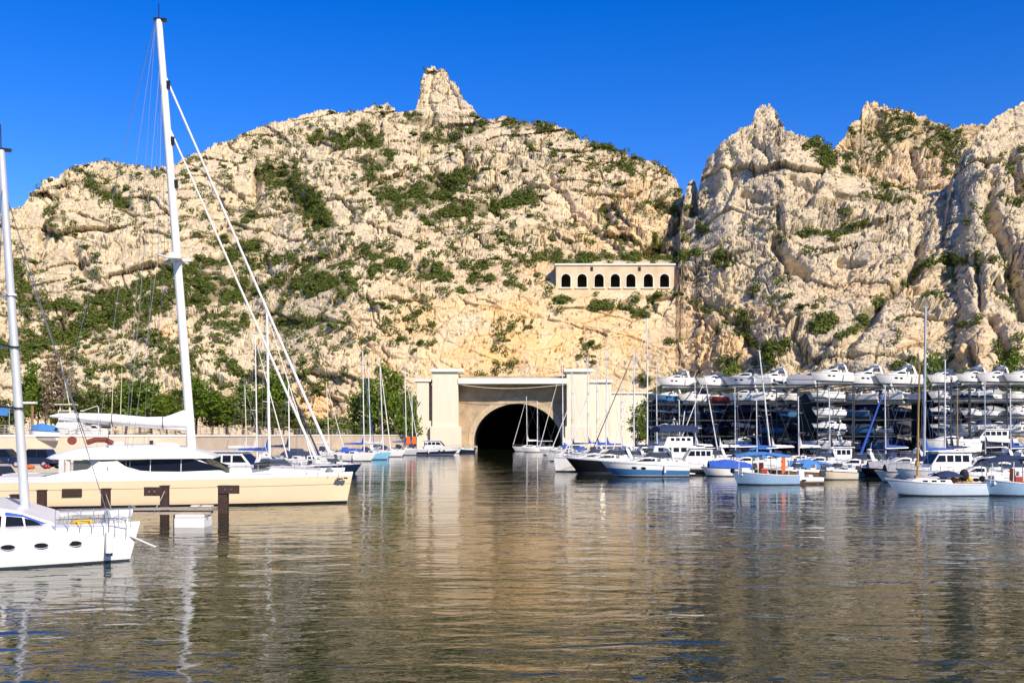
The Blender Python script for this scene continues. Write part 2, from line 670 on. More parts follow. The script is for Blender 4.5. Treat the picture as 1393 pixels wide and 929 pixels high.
    if hole is not None:
        PXf = np.vstack([PX, np.repeat(PX[-1:], nb, 0)])
        PYf = np.vstack([PY, np.repeat(PY[-1:], nb, 0)])
        h = hole(PXf, PYf).reshape(-1)
        fc = fc[~(h[fc].any(1))]
    me = np_mesh(name, verts, fc, ROCK, smooth=True)
    pad = ((0, nb), (0, 0))
    oc = ochre(PX, PY) if ochre else np.zeros_like(PX)
    gr = grey(PX, PY) if callable(grey) else np.full_like(PX, grey)
    so = np.zeros_like(PX)
    for pts, wpx, dens in soil:
        q, _ = seg_dist(PX + 9 * fbm(PX / 16, PY / 16, 3, seed + 41), PY + 9 * fbm(PX / 16, PY / 16, 3, seed + 42), pts)
        so = np.maximum(so, dens * (1 - sstep(wpx * .55, wpx * 1.0, q)))
    for nm, a in (('ochre', oc), ('grey', gr), ('soil', so)):
        at_ = me.attributes.new(nm, 'FLOAT', 'POINT')
        at_.data.foreach_set('value', np.pad(a, pad, mode='edge').astype(np.float32).ravel())
    o = bpy.data.objects.new(name, me)
    COL.objects.link(o)
    o['kind'] = 'structure'
    SHEETS[name] = (xs, skyy, base_py, rows, np.stack([X, Y, Z], -1))
    return o


def on_sheet(name, px, py):
    xs, skyy, bpy_, rows, P = SHEETS[name]
    j = int(np.clip(np.searchsorted(xs, px), 0, len(xs) - 1))
    tt = (py - bpy_) / (skyy[j] - bpy_)
    if tt < 0 or tt > 1.0:
        return None
    return Vector(P[int(round(tt * (rows - 1))), j])

# ================================================================ THE SETTING
# ---------------------------------------------------------------- hills
def lerp_depth(tabs):
    """tabs: list of (px, [(e, Y)...]); depth interpolated between columns"""
    def f(PX, E):
        cols = [np.interp(E, *zip(*tb)) for _, tb in tabs]
        xs = [c for c, _ in tabs]
        out = cols[0]
        for i in range(1, len(tabs)):
            w = sstep(xs[i - 1], xs[i], PX)
            out = out * (1 - w) + cols[i] * w
        return out
    return f


SKY_A = [(-500, 420), (-200, 350), (-80, 305), (0, 288), (20, 282), (36, 274), (42, 258), (52, 250), (80, 236), (100, 227), (130, 219), (170, 221), (200, 229), (225, 226),
         (255, 214), (285, 201), (320, 186), (360, 169), (400, 161), (430, 151), (445, 149), (470, 153), (500, 146), (528, 140), (538, 150), (550, 152), (563, 149), (567, 144),
         (571, 128), (573, 110), (577, 99), (583, 92), (592, 90), (601, 94), (606, 95), (611, 105), (617, 112), (625, 118), (630, 132), (640, 142), (650, 155), (660, 163), (690, 158), (705, 164), (720, 166), (750, 168), (770, 176),
         (790, 188), (820, 196), (850, 206), (890, 222), (908, 230), (918, 240), (928, 262), (945, 300), (970, 330), (1010, 360), (1100, 420)]
DEP_A = lerp_depth([(0, [(-30, 252), (0, 256), (60, 275), (110, 300), (200, 345), (300, 395), (400, 440), (520, 480)]),
                    (330, [(-30, 258), (0, 262), (60, 274), (110, 292), (200, 335), (300, 385), (440, 450), (520, 480)]),
                    (520, [(-30, 264), (0, 266), (80, 271), (190, 290), (240, 318), (330, 368), (440, 440), (500, 470)]),
                    (900, [(-30, 264), (0, 266), (80, 271), (190, 292), (232, 306), (240, 318), (330, 352), (440, 400), (500, 430)])])
VEG_A = [  # strips of scrub: polyline, half width in px, density
    ([(425, 188), (470, 196), (515, 190)], 13, 1), ([(470, 180), (500, 172)], 8, .8), ([(505, 195), (530, 215), (500, 232)], 9, .8),
    ([(362, 240), (395, 245), (410, 270), (430, 300), (445, 300)], 15, 1), ([(355, 235), (400, 235)], 8, .8), ([(420, 265), (440, 305)], 10, 1),
    ([(520, 270), (560, 262), (600, 245), (640, 238)], 13, 1), ([(540, 285), (580, 275), (610, 262)], 9, .9), ([(500, 240), (525, 262)], 7, .8),
    ([(600, 295), (640, 288), (690, 272), (725, 262)], 9, 1), ([(575, 300), (610, 300)], 6, .8),
    ([(555, 158), (590, 165), (600, 180)], 7, .8), ([(580, 190), (640, 180), (660, 168)], 8, .9), ([(690, 165), (745, 175)], 8, .9),
    ([(700, 185), (725, 200)], 6, .6), ([(750, 205), (755, 220)], 5, .6),
    ([(775, 178), (830, 200), (900, 228)], 5, .8), ([(840, 225), (860, 235)], 5, .7), ([(820, 285), (850, 330)], 6, .6), ([(895, 275), (920, 282)], 6, .8),
    ([(118, 245), (150, 262), (172, 285)], 10, 1), ([(60, 290), (85, 300)], 7, .7), ([(85, 235), (70, 300)], 4, .7), ([(205, 238), (225, 235)], 5, .7), ([(150, 305), (158, 306)], 7, .7),
    ([(30, 395), (45, 415), (100, 420), (165, 395), (230, 368), (310, 345), (350, 328)], 11, 1), ([(20, 365), (40, 405)], 9, .9),
    ([(-20, 478), (35, 471), (97, 448), (155, 432), (213, 412), (271, 400), (340, 385)], 14, 1), ([(130, 415), (180, 395)], 9, .8),
    ([(290, 400), (350, 395), (420, 385), (475, 383)], 9, 1), ([(400, 395), (470, 392)], 9, 1), ([(365, 350), (420, 362)], 10, .7), ([(290, 330), (330, 300), (345, 290)], 8, .7),
    ([(250, 380), (300, 385)], 9, .9), ([(200, 455), (230, 470)], 12, .5), ([(270, 430), (330, 440)], 12, .45), ([(370, 430), (430, 440)], 12, .4), ([(310, 355), (350, 360)], 9, .6),
    ([(490, 340), (530, 352), (550, 362)], 9, .9), ([(505, 372), (535, 355)], 7, .9), ([(575, 372), (608, 366)], 9, 1), ([(640, 375), (670, 380)], 6, .9), ([(545, 375), (590, 355)], 5, .5),
    ([(450, 375), (485, 350), (500, 335)], 8, .6), ([(730, 348), (760, 340)], 8, .9), ([(690, 388), (712, 386)], 6, .9), ([(620, 360), (720, 355)], 4, .6), ([(660, 320), (700, 318)], 5, .6),
    ([(610, 340), (690, 330), (720, 322)], 4, .4), ([(755, 356), (800, 354)], 5, 1), ([(795, 350), (860, 352), (925, 350)], 5, 1), ([(756, 410), (775, 410)], 5, .9), ([(806, 420), (830, 414)], 7, .9),
    ([(860, 425), (880, 428)], 4, .9), ([(890, 320), (905, 335)], 6, .9), ([(230, 480), (260, 505)], 18, .5), ([(90, 480), (200, 505)], 10, .2), ([(300, 480), (330, 505)], 12, .4),
]


def ochre_a(PX, PY):
    q = np.exp(-(((PX - 700) / 190) ** 2 + ((PY - 460) / 85) ** 2)) * 1.0
    q += .5 * np.exp(-(((PX - 840) / 90) ** 2 + ((PY - 300) / 90) ** 2))
    for cx, cy, r in ((225, 450, 16), (730, 362, 18), (405, 555, 40), (380, 383, 12), (430, 540, 28), (880, 460, 30)):
        q += np.exp(-(((PX - cx) / r) ** 2 + ((PY - cy) / (r * .7)) ** 2))
    return np.clip(q, 0, 1)


def amp_a(PX, PY):
    q = np.exp(-(((PX - 690) / 230) ** 2 + ((PY - 470) / 95) ** 2))
    return 1.0 - .72 * np.clip(q * 1.3, 0, 1)


CARVE_A = [([(588, 232), (598, 238)], 6, 7), ([(631, 205), (634, 225)], 5, 8), ([(350, 238), (345, 270)], 5, 6), ([(895, 282), (925, 290)], 6, 7), ([(878, 345), (915, 312), (930, 300)], 8, 9),
           ([(92, 250), (65, 300), (50, 350)], 5, 6), ([(100, 335), (110, 370), (140, 385)], 5, 6), ([(820, 280), (855, 335)], 5, 3), ([(690, 490), (700, 500)], 14, 2.5),
           ([(745, 240), (780, 280), (840, 340)], 5, 3), ([(560, 150), (572, 120)], 3, 4), ([(590, 95), (584, 130), (590, 165)], 2.5, 2.5), ([(610, 108), (626, 150)], 2.5, 2.5), ([(150, 260), (180, 290)], 6, 4), ([(470, 300), (560, 290)], 6, 3), ([(450, 215), (520, 225)], 5, 3),
           ([(35, 470), (155, 432), (349, 395)], 10, 4), ([(23, 380), (100, 417), (230, 368), (345, 335)], 8, 4), ([(530, 270), (640, 240)], 8, 4), ([(425, 190), (515, 190)], 8, 4), ([(380, 240), (435, 300)], 9, 4)]


def flat_a(PX, PY):
    # the gallery's terrace and the quarried foot stand clear of relief
    g = 1 - sstep(0, 10, 10 - np.maximum(np.abs(PX - 837) - 84, np.abs(PY - 377) - 22).clip(0, 10))
    p = sstep(495, 525, PY) * sstep(540, 570, PX) * (1 - sstep(880, 930, PX))
    return (1 - p) * g


def dep_a(PX, E):
    Y = DEP_A(PX, E)
    PY = HY - E
    inside = (np.abs(PX - 837) < 80.5) & (PY < 395.5) & (PY > 361.0)
    return np.where(inside, 309.0, np.where((np.abs(PX - 837) < 92) & (PY <= 361) & (PY > 340), np.maximum(Y, 309.5), np.where((np.abs(PX - 837) < 92) & (PY >= 395.5) & (PY < 440), np.minimum(Y, 293.5), Y)))


def hole_a(PX, PY):
    return (np.abs(PX - 704) < 70) & (PY > 535)


rock_sheet('hill_massif', SKY_A, dep_a, (-16, 962), (-700, 1080), .84, 440, 606, R(-28), amp_a, 11, CARVE_A, hole_a, ochre_a,
           lambda PX, PY: np.clip(.45 - .45 * ochre_a(PX, PY), 0, 1), soil=VEG_A, flat=flat_a)

SKY_B = [(808, 606), (826, 560), (846, 512), (862, 496), (880, 462), (893, 450), (908, 420), (919, 404), (925, 352), (926, 312), (930, 275), (935, 250), (941, 244), (946, 247), (950, 262), (955, 235), (962, 212), (975, 200), (985, 189), (1010, 174), (1022, 168), (1027, 152),
         (1034, 144), (1048, 143), (1056, 150), (1061, 164), (1070, 178), (1085, 179), (1100, 186), (1115, 188), (1126, 200), (1140, 222), (1170, 240), (1210, 252), (1240, 262), (1270, 262), (1300, 250), (1340, 240), (1420, 240)]
DEP_B = lerp_depth([(922, [(-30, 267.5), (0, 268), (90, 273.5), (190, 290), (232, 303), (260, 317), (340, 342), (450, 372)]),
                    (1000, [(-30, 242), (0, 246), (90, 256), (250, 292), (350, 316), (450, 345)]),
                    (1075, [(-30, 226), (0, 230), (90, 242), (250, 280), (350, 304), (450, 338)]),
                    (1250, [(-30, 216), (0, 220), (90, 231), (250, 268), (330, 304), (450, 345)])])
VEG_B = [([(1105, 195), (1125, 215), (1165, 228), (1205, 248)], 12, 1), ([(1150, 205), (1190, 240)], 10, 1), ([(1060, 322), (1105, 315), (1150, 312), (1172, 302)], 5, .8), ([(1130, 330), (1175, 300)], 4, .6),
         ([(1142, 465), (1170, 435), (1200, 405), (1237, 380)], 5, .9), ([(1250, 368), (1300, 355)], 6, .9), ([(972, 352), (988, 345)], 8, .9), ([(1105, 447), (1130, 440)], 8, 1), ([(1255, 412), (1275, 405)], 5, .8),
         ([(930, 290), (938, 282)], 6, .9), ([(915, 322), (935, 318)], 8, 1), ([(885, 352), (930, 350)], 7, 1), ([(895, 398), (908, 402)], 8, 1), ([(935, 350), (950, 345)], 6, .9),
         ([(1000, 425), (1020, 440)], 7, .6), ([(1025, 395), (1028, 390)], 5, .7), ([(1040, 480), (1070, 460)], 7, .8), ([(1035, 500), (1050, 480)], 8, .7), ([(980, 500), (1000, 490)], 8, .9),
         ([(940, 410), (1010, 450), (1030, 470)], 4, .5), ([(1195, 270), (1240, 275)], 4, .7), ([(1215, 500), (1240, 490)], 6, .6), ([(985, 365), (1000, 350)], 5, .7), ([(950, 310), (962, 312)], 5, .7)]
CARVE_B = [([(944, 250), (945, 285)], 4.5, 12), ([(1054, 330), (1066, 352), (1096, 366)], 7, 8), ([(1150, 478), (1200, 408), (1238, 378), (1252, 330)], 7, 6),
           ([(1012, 262), (1035, 272)], 6, 5), ([(1058, 285), (1062, 310)], 5, 6), ([(990, 200), (1000, 235), (985, 270)], 7, 5), ([(1140, 270), (1190, 280)], 7, 6), ([(1020, 190), (1045, 215)], 5, 4),
           ([(940, 400), (1010, 445), (1030, 490)], 6, 4), ([(1110, 205), (1200, 250)], 10, 4), ([(1255, 250), (1255, 330), (1240, 380)], 8, 3), ([(1140, 355), (1170, 360)], 5, 4), ([(885, 352), (930, 305)], 8, 5),
           ([(1050, 150), (1060, 170)], 4, 4), ([(975, 210), (965, 260)], 5, 4), ([(1075, 240), (1110, 260)], 5, 4)]


def ochre_b(PX, PY):
    q = .6 * np.exp(-(((PX - 930) / 70) ** 2 + ((PY - 460) / 60) ** 2))
    for cx, cy, rx, ry in ((1245, 470, 22, 40), (1050, 425, 50, 14), (1180, 390, 60, 25), (1000, 470, 60, 40)):
        q += .6 * np.exp(-(((PX - cx) / rx) ** 2 + ((PY - cy) / ry) ** 2))
    return np.clip(q, 0, 1)


rock_sheet('hill_buttress', SKY_B, DEP_B, (806, 1312), (800, 1420), .8, 470, 606, R(24), .62, 47, CARVE_B, None, ochre_b, 1.0, soil=VEG_B, fineA=1.0, flat=lambda PX, PY: .25 + .75 * sstep(850, 960, PX))

SKY_C = [(1060, 330), (1120, 215), (1148, 188), (1158, 168), (1171, 160), (1173, 146), (1178, 139), (1192, 137), (1200, 142), (1212, 147), (1226, 146), (1240, 153), (1258, 158), (1268, 166), (1282, 168), (1296, 176), (1310, 170), (1335, 168), (1400, 172), (1500, 190)]
VEG_C = [([(1180, 165), (1240, 165), (1300, 185)], 12, .5), ([(1160, 185), (1220, 190)], 12, .5), ([(1230, 185), (1290, 200)], 10, .5), ([(1300, 178), (1335, 175)], 9, .5), ([(1150, 210), (1200, 215)], 9, .5), ([(1270, 205), (1300, 230)], 8, .5)]
rock_sheet('hill_crest', SKY_C, lerp_depth([(1060, [(200, 370), (330, 390), (460, 450)]), (1400, [(200, 340), (330, 370), (460, 430)])]),
           (1110, 1400), (1040, 1560), .8, 230, 330, R(15), 1.0, 83, [([(1240, 200), (1250, 260)], 5, 4), ([(1195, 170), (1215, 215)], 5, 3)], None, lambda X, Y: .5 + 0 * X, .6, soil=VEG_C, fineA=.9)

SKY_D = [(1262, 606), (1272, 480), (1281, 380), (1285, 320), (1288, 290), (1293, 262), (1297, 240), (1305, 222), (1313, 205), (1326, 190), (1340, 172), (1352, 162), (1362, 155), (1378, 146), (1393, 138), (1450, 112), (1600, 90), (1850, 140), (2100, 260)]
VEG_D = [([(1355, 470), (1378, 485)], 7, .8), ([(1360, 405), (1393, 415)], 5, .6), ([(1345, 278), (1390, 275)], 4, .5), ([(1300, 440), (1330, 430)], 5, .5), ([(1290, 360), (1330, 352)], 5, .7)]
CARVE_D = [([(1348, 292), (1362, 330), (1380, 380), (1400, 420)], 10, 10), ([(1300, 330), (1312, 290), (1300, 240)], 7, 3), ([(1352, 430), (1362, 470), (1372, 500)], 6, 6), ([(1330, 200), (1350, 240), (1345, 280)], 7, 3),
           ([(1375, 210), (1385, 260)], 6, 6), ([(1288, 340), (1300, 420), (1290, 470)], 7, 2), ([(1318, 470), (1322, 495)], 5, 5), ([(1330, 360), (1335, 410)], 6, 5)]
rock_sheet('hill_bluff', SKY_D, lerp_depth([(1262, [(-30, 217), (0, 221), (110, 238), (300, 288), (420, 326), (500, 345)]), (1340, [(-30, 206), (0, 210), (110, 222), (300, 266), (420, 300), (500, 320)]), (1800, [(-30, 180), (0, 184), (300, 230), (500, 280)])]),
           (1266, 1412), (1255, 2100), .8, 480, 606, R(40), .72, 131, CARVE_D, None,
           lambda PX, PY: np.clip(.9 * np.exp(-(((PX - 1310) / 45) ** 2 + ((PY - 470) / 35) ** 2)), 0, 1), 1.0, soil=VEG_D, fineA=1.0)

# ---------------------------------------------------------------- plants on the rock
rng = np.random.default_rng(5)


def leaf_quads(centres, sizes, rg, up=.35, out=None):
    """one small quad per centre, each turned its own way"""
    n = len(centres)
    nrm = rg.normal(size=(n, 3))
    nrm[:, 2] = np.abs(nrm[:, 2]) + up
    if out is not None:
        nrm = nrm * .35 + out
    nrm /= np.linalg.norm(nrm, axis=1)[:, None]
    a = np.cross(nrm, rg.normal(size=(n, 3)))
    a /= np.linalg.norm(a, axis=1)[:, None]
    b = np.cross(nrm, a)
    s = sizes[:, None]
    asp = rg.uniform(.55, 1.0, (n, 1))
    v = np.stack([centres - a * s - b * s * asp, centres + a * s - b * s * asp, centres + a * s * .7 + b * s * asp, centres - a * s * .7 + b * s * asp], 1)
    return v.reshape(-1, 3), np.arange(n * 4).reshape(n, 4)


def clump_points(n, r, rg, flat=.75):
    p = rg.normal(size=(n, 3))
    p /= np.linalg.norm(p, axis=1)[:, None]
    p *= rg.uniform(.45, 1.0, (n, 1)) ** .5 * r
    p[:, 2] = np.abs(p[:, 2]) * flat
    return p


def shrub_mesh(k, n=150, lobes=4):
    rg = np.random.default_rng(900 + k)
    pts = []
    for i in range(lobes):
        c = rg.uniform(-.55, .55, 3) * (1, 1, .25)
        r = rg.uniform(.45, .75)
        pts.append(clump_points(n // lobes, r, rg) + c)
    pts = np.concatenate(pts)
    v, f = leaf_quads(pts, rg.uniform(.10, .2, len(pts)), rg, out=pts * 1.2)
    return np_mesh('shrub', v, f, SCRUBM)


SHRUBS = [shrub_mesh(k) for k in range(6)]
scrub_c = []   # clump centres for the ground cover
scrub_r = []
shrub_spots = []   # (size, position, hill)


def scatter(sheet, strips, wild, xr, yr, big=.1):
    for pts, w, dens in strips:
        L = sum(math.hypot(b[0] - a[0], b[1] - a[1]) for a, b in zip(pts[:-1], pts[1:]))
        n = int((L + w) * w * 2 * dens * .22)
        for _ in range(n):
            i = rng.integers(len(pts) - 1)
            a, b = pts[i], pts[i + 1]
            u = rng.uniform(-.1, 1.1)
            r_ = w * min(1.5, abs(rng.normal(0, .55))) * rng.choice([-1, 1])
            nx, ny = -(b[1] - a[1]), b[0] - a[0]
            l = math.hypot(nx, ny) or 1
            px, py = a[0] + (b[0] - a[0]) * u + nx / l * r_, a[1] + (b[1] - a[1]) * u + ny / l * r_
            P = on_sheet(sheet, px, py)
            if P is None:
                continue
            if vnoise(np.array([px / 9.]), np.array([py / 6.]), 31)[0] < -.06:
                continue
            s = rng.uniform(.5, 1.25) * (1.2 if dens >= 1 else 1)
            scrub_c.append(P)
            scrub_r.append(s)
    for _ in range(wild):
        px, py = rng.uniform(*xr), rng.uniform(*yr)
        P = on_sheet(sheet, px, py)
        if P is None:
            continue
        if abs(px - 837) < 88 and 355 < py < 398:
            continue
        if vnoise(np.array([px / 38.]), np.array([py / 26.]), 77)[0] < -.14 + .34 * (sheet != 'hill_massif') + (.30 if (sheet == 'hill_massif' and px > 480 and py > 385) else 0):
            continue
        s = .55 + 1.25 * rng.random() ** 1.9
        if rng.random() < big:
            shrub_spots.append((rng.uniform(1.0, 2.1), P, sheet))
        else:
            scrub_c.append(P)
            scrub_r.append(s)


scatter('hill_massif', VEG_A, 6000, (0, 930), (95, 540), .14)
scatter('hill_buttress', VEG_B, 1100, (885, 1300), (145, 520), .05)
scatter('hill_crest', VEG_C, 1000, (1115, 1340), (137, 260))
scatter('hill_bluff', VEG_D, 600, (1270, 1400), (140, 500))
shrub_spots.sort(key=lambda q: -q[0] / q[1].y)
for s, P, _ in shrub_spots[295:]:
    scrub_c.append(P)
    scrub_r.append(s * .9)
sv, sf, off = [], [], 0
for P, s in zip(scrub_c, scrub_r):
    n = int(12 + 30 * s)
    p = rng.normal(size=(n, 3))
    p *= (s * rng.uniform(.35, 1.0, (n, 1)) ** .5) / np.linalg.norm(p, axis=1)[:, None]
    o_ = p / s
    p = p * (1.1, 1, .85) + np.array(P) + np.array((0, -.35 * s, .3 * s))
    v, f = leaf_quads(p, rng.uniform(.11, .21, n) * (.7 + .5 * s), rng, out=o_)
    sv.append(v)
    sf.append(f + off)
    off += len(v)
so = bpy.data.objects.new('scrub', np_mesh('scrub', np.concatenate(sv), np.concatenate(sf), SCRUBM))
COL.objects.link(so)
tag(so, 'low dark green garrigue scrub growing in the clefts and ledges of the pale hills', 'scrub', kind='stuff')

shrub_spots.sort(key=lambda q: -q[0] / q[1].y)
WHERE = {'hill_massif': [(lambda p: p[1] < 205, 'rounded dark green shrub on the upper slopes below the rock pinnacle', 'shrubs under the pinnacle ridge'),
                         (lambda p: p[0] < 260, 'dark green shrub on the pale slope behind the tall catamaran mast', 'shrubs on the slope behind the catamaran mast'),
                         (lambda p: p[1] > 335 and p[0] > 725, 'green shrub on the rock beside the arched gallery', 'shrubs around the arched gallery'),
                         (lambda p: p[1] > 335 and p[0] > 480, 'lone green shrub on the ochre rock face over the tunnel portal', 'shrubs on the rock face over the tunnel'),
                         (lambda p: p[1] > 335, 'green shrub on the lower slope between catamaran mast and tunnel', 'shrubs on the lower slope'),
                         (lambda p: True, 'dark green shrub on the middle of the broad central hillside', 'shrubs on the central hillside')],
         'hill_buttress': [(lambda p: p[1] < 300, 'dark shrub high on the grey buttress near its knobbly top', 'shrubs high on the buttress'), (lambda p: True, 'small shrub on the lower face of the grey buttress above the boat racks', 'shrubs low on the buttress')],
         'hill_crest': [(lambda p: True, 'dark green shrub on the scrubby crest behind the buttress', 'shrubs on the scrubby crest')],
         'hill_bluff': [(lambda p: True, 'dark shrub clinging to the steep shadowed bluff at the edge', 'shrubs on the bluff')]}


def to_px(P):
    return CX + P.x * F / P.y, HY - (P.z - CAM_Z) * F / P.y


for i, (s, P, sh) in enumerate(shrub_spots):
    if i >= 295:
        break
    o = bpy.data.objects.new('shrub', SHRUBS[i % 6])
    COL.objects.link(o)
    o.location = P + Vector((0, -.45 * s, -.05 * s))
    q = rng.uniform(.8, 1.2)
    o.scale = (s * q, s * q, s * rng.uniform(.75, 1.15))
    o.rotation_euler = (0, 0, rng.uniform(0, 6.28))
    p = to_px(P)
    for test, lb, gp in WHERE[sh]:
        if test(p):
            tag(o, lb, 'shrub', gp)
            break


# ---------------------------------------------------------------- trees
def tree_proto(kind, k):
    """unit tree of height 1: (trunk mesh, crown mesh)"""
    rg = np.random.default_rng(40 + k)
    mb = MB()
    tips = []
    if kind in ('pine', 'round', 'bush'):
        th = {'pine': .42, 'round': .3, 'bush': .12}[kind]
        mb.tube([(0, 0, -.02), (.02, .01, th * .6), (.0, .02, th), (.02, .0, .8)], .022, 8, .006)
        nl = {'pine': 9, 'round': 11, 'bush': 10}[kind]
        for i in range(nl):
            a = i * 2.4 + rg.uniform(-.4, .4)
            z0 = th * .75 + (.82 - th) * i / nl * .9
            rad = {'pine': .30, 'round': .30, 'bush': .42}[kind] * (1.05 - .55 * (i / nl) ** 1.5) * rg.uniform(.75, 1.1)
            tip = Vector((math.cos(a) * rad, math.sin(a) * rad, z0 + rg.uniform(.08, .18)))
            mb.tube([(0, 0, z0), tip * .5 + Vector((0, 0, z0 * .5 + .02)), tip], .009, 5, .003)
            tips += [tip, tip * .6 + Vector((0, 0, z0 * .42 + .04))]
        tips.append(Vector((0, 0, .9)))
        spread = {'pine': .115, 'round': .125, 'bush': .14}[kind]
        per = 150
        size = (.012, .026)
    else:  # slender, bare
        mb.tube([(0, 0, -.02), (.01, 0, .5), (0, 0, 1.0)], .013, 6, .002)
        for i in range(22):
            a = i * 2.4
            z0 = .15 + .75 * i / 22
            tip = Vector((math.cos(a) * .06, math.sin(a) * .06, z0 + .16))
            mb.tube([(0, 0, z0), tip], .004, 4, .0015)
            tips.append(tip)
        spread = .035
        per = 26
        size = (.006, .015)
    pts = []
    for t_ in tips:
        r = spread * rg.uniform(.7, 1.2)
        p = rg.normal(size=(per, 3)) * np.array((r, r, r * .62)) * .62 + np.array(t_)
        p[:, 2] = np.clip(p[:, 2], .05, 1.02)
        pts.append(p)
    pts = np.concatenate(pts)
    v, f = leaf_quads(pts, rg.uniform(*size, len(pts)), rg, .25)
    tm = bpy.data.meshes.new('trunk')
    tm.from_pydata(mb.v, [], mb.f)
    tm.materials.append(BARK)
    return tm, (v, f)


TREE_P = {}
for kind, nvar, mt in (('pine', 3, PINEM), ('round', 3, OLIVEM), ('bush', 3, PINEM), ('slender', 2, DRYM)):
    TREE_P[kind] = []
    for k in range(nvar):
        tm, (v, f) = tree_proto(kind, k + 10 * len(TREE_P))
        TREE_P[kind].append((tm, np_mesh('crown', v, f, mt)))


def tree(name, kind, k, loc, h, wide, label, group=None, crown_mat=None):
    tm, cm = TREE_P[kind][k % len(TREE_P[kind])]
    e = empty(name, loc, rng.uniform(0, 6.28), label, 'tree' if kind != 'bush' else 'bush', group)
    e.scale = (h * wide, h * wide, h)
    for nm, me in (('trunk', tm), ('crown', cm)):
        o = bpy.data.objects.new(nm, me)
        COL.objects.link(o)
        o.parent = e
        if crown_mat and nm == 'crown':
            o.material_slots[0].link = 'OBJECT'
            o.material_slots[0].material = crown_mat
    return e


TER = 3.2   # level of the terrace behind the harbour wall
gl = 'green trees behind the harbour wall'
for i, (px, top, Y, kind, wide) in enumerate([
        (-30, 548, 170, 'round', 1.3), (8, 540, 200, 'round', 1.2), (45, 492, 215, 'pine', .62), (52, 520, 205, 'pine', .8), (108, 528, 190, 'round', 1.3), (128, 522, 205, 'round', 1.2), (150, 528, 180, 'round', 1.1),
        (170, 520, 185, 'pine', 1.25), (190, 515, 175, 'pine', 1.25), (207, 516, 185, 'pine', 1.1), (228, 535, 190, 'round', 1.2), (240, 525, 215, 'round', 1.0),
        (266, 508, 220, 'pine', 1.1), (288, 530, 205, 'pine', 1.4), (310, 538, 210, 'round', 1.4), (330, 520, 225, 'pine', 1.2), (352, 545, 215, 'round', 1.4),
        (371, 505, 228, 'pine', .95), (385, 545, 222, 'round', 1.2), (400, 552, 226, 'round', 1.1)]):
    z = TER
    h = wz(top, Y) - z
    lb = {'pine': 'bright green pine with ragged crown behind the harbour wall', 'round': 'olive green broad tree with loose crown behind the harbour wall'}[kind]
    tree('pine_tree' if kind == 'pine' else 'broad_tree', kind, i, (wx(px, Y), Y, z - .2), h, wide, lb, {'pine': 'pines behind the harbour wall', 'round': 'broad trees behind the harbour wall'}[kind])
for i, (px, top, Y) in enumerate([(62, 500, 200), (70, 486, 204), (77, 478, 206), (83, 485, 203), (90, 498, 200), (98, 505, 206)]):
    tree('bare_poplar', 'slender', i, (wx(px, Y), Y, TER - .2), wz(top, Y) - TER, 1.0, 'slender bare grey poplar rising among the green trees', 'bare poplars')
tree('big_pine', 'bush', 0, (wx(519, 240), 240, 1.2), wz(492, 240) - 1.2, .62, 'tall dense bright green pine right beside the tunnel portal')
tree('big_pine', 'bush', 1, (wx(543, 243), 243, 1.2), wz(512, 243) - 1.2, .62, 'shorter dense green pine squeezed between tall pine and portal')
tree('big_pine', 'bush', 2, (wx(497, 246), 246, 1.2), wz(525, 246) - 1.2, .75, 'low dark green pine on the outer side of the tall pine')
for i, (px, top, Y, w, lb) in enumerate([(425, 566, 235, 1.6, 'low hedge-like bush on the rock foot under the pale quarry face'), (455, 568, 238, 1.6, 'low round bush beside the tall pine on the quarry foot'),
                                         (888, 535, 222, .9, 'green bush climbing the rock at the end of the portal wall'), (905, 520, 224, 1.0, 'tall green bush behind the first racked boats'),
                                         (878, 560, 210, 1.0, 'low green bush at the foot of the portal wall end'), (920, 505, 232, .8, 'small pointed bush standing above the racks by the rock'),
                                         (1000, 495, 225, .8, 'green bush above the top tier between two racked boats'), (1265, 478, 214, .55, 'narrow dark green bush behind the tall grey mast'),
                                         (1315, 500, 212, .8, 'light green bush over the top tier boats'), (1382, 482, 205, .9, 'broad green bush over the racks by the bluff'), (1034, 506, 225, .7, 'small green bush above the racks near a leaning mast')]):
    z = 1.2 if px < 900 else 8.0
    tree('bush', 'bush', i, (wx(px, Y), Y, z), max(2.5, wz(top, Y) - z), w, lb)

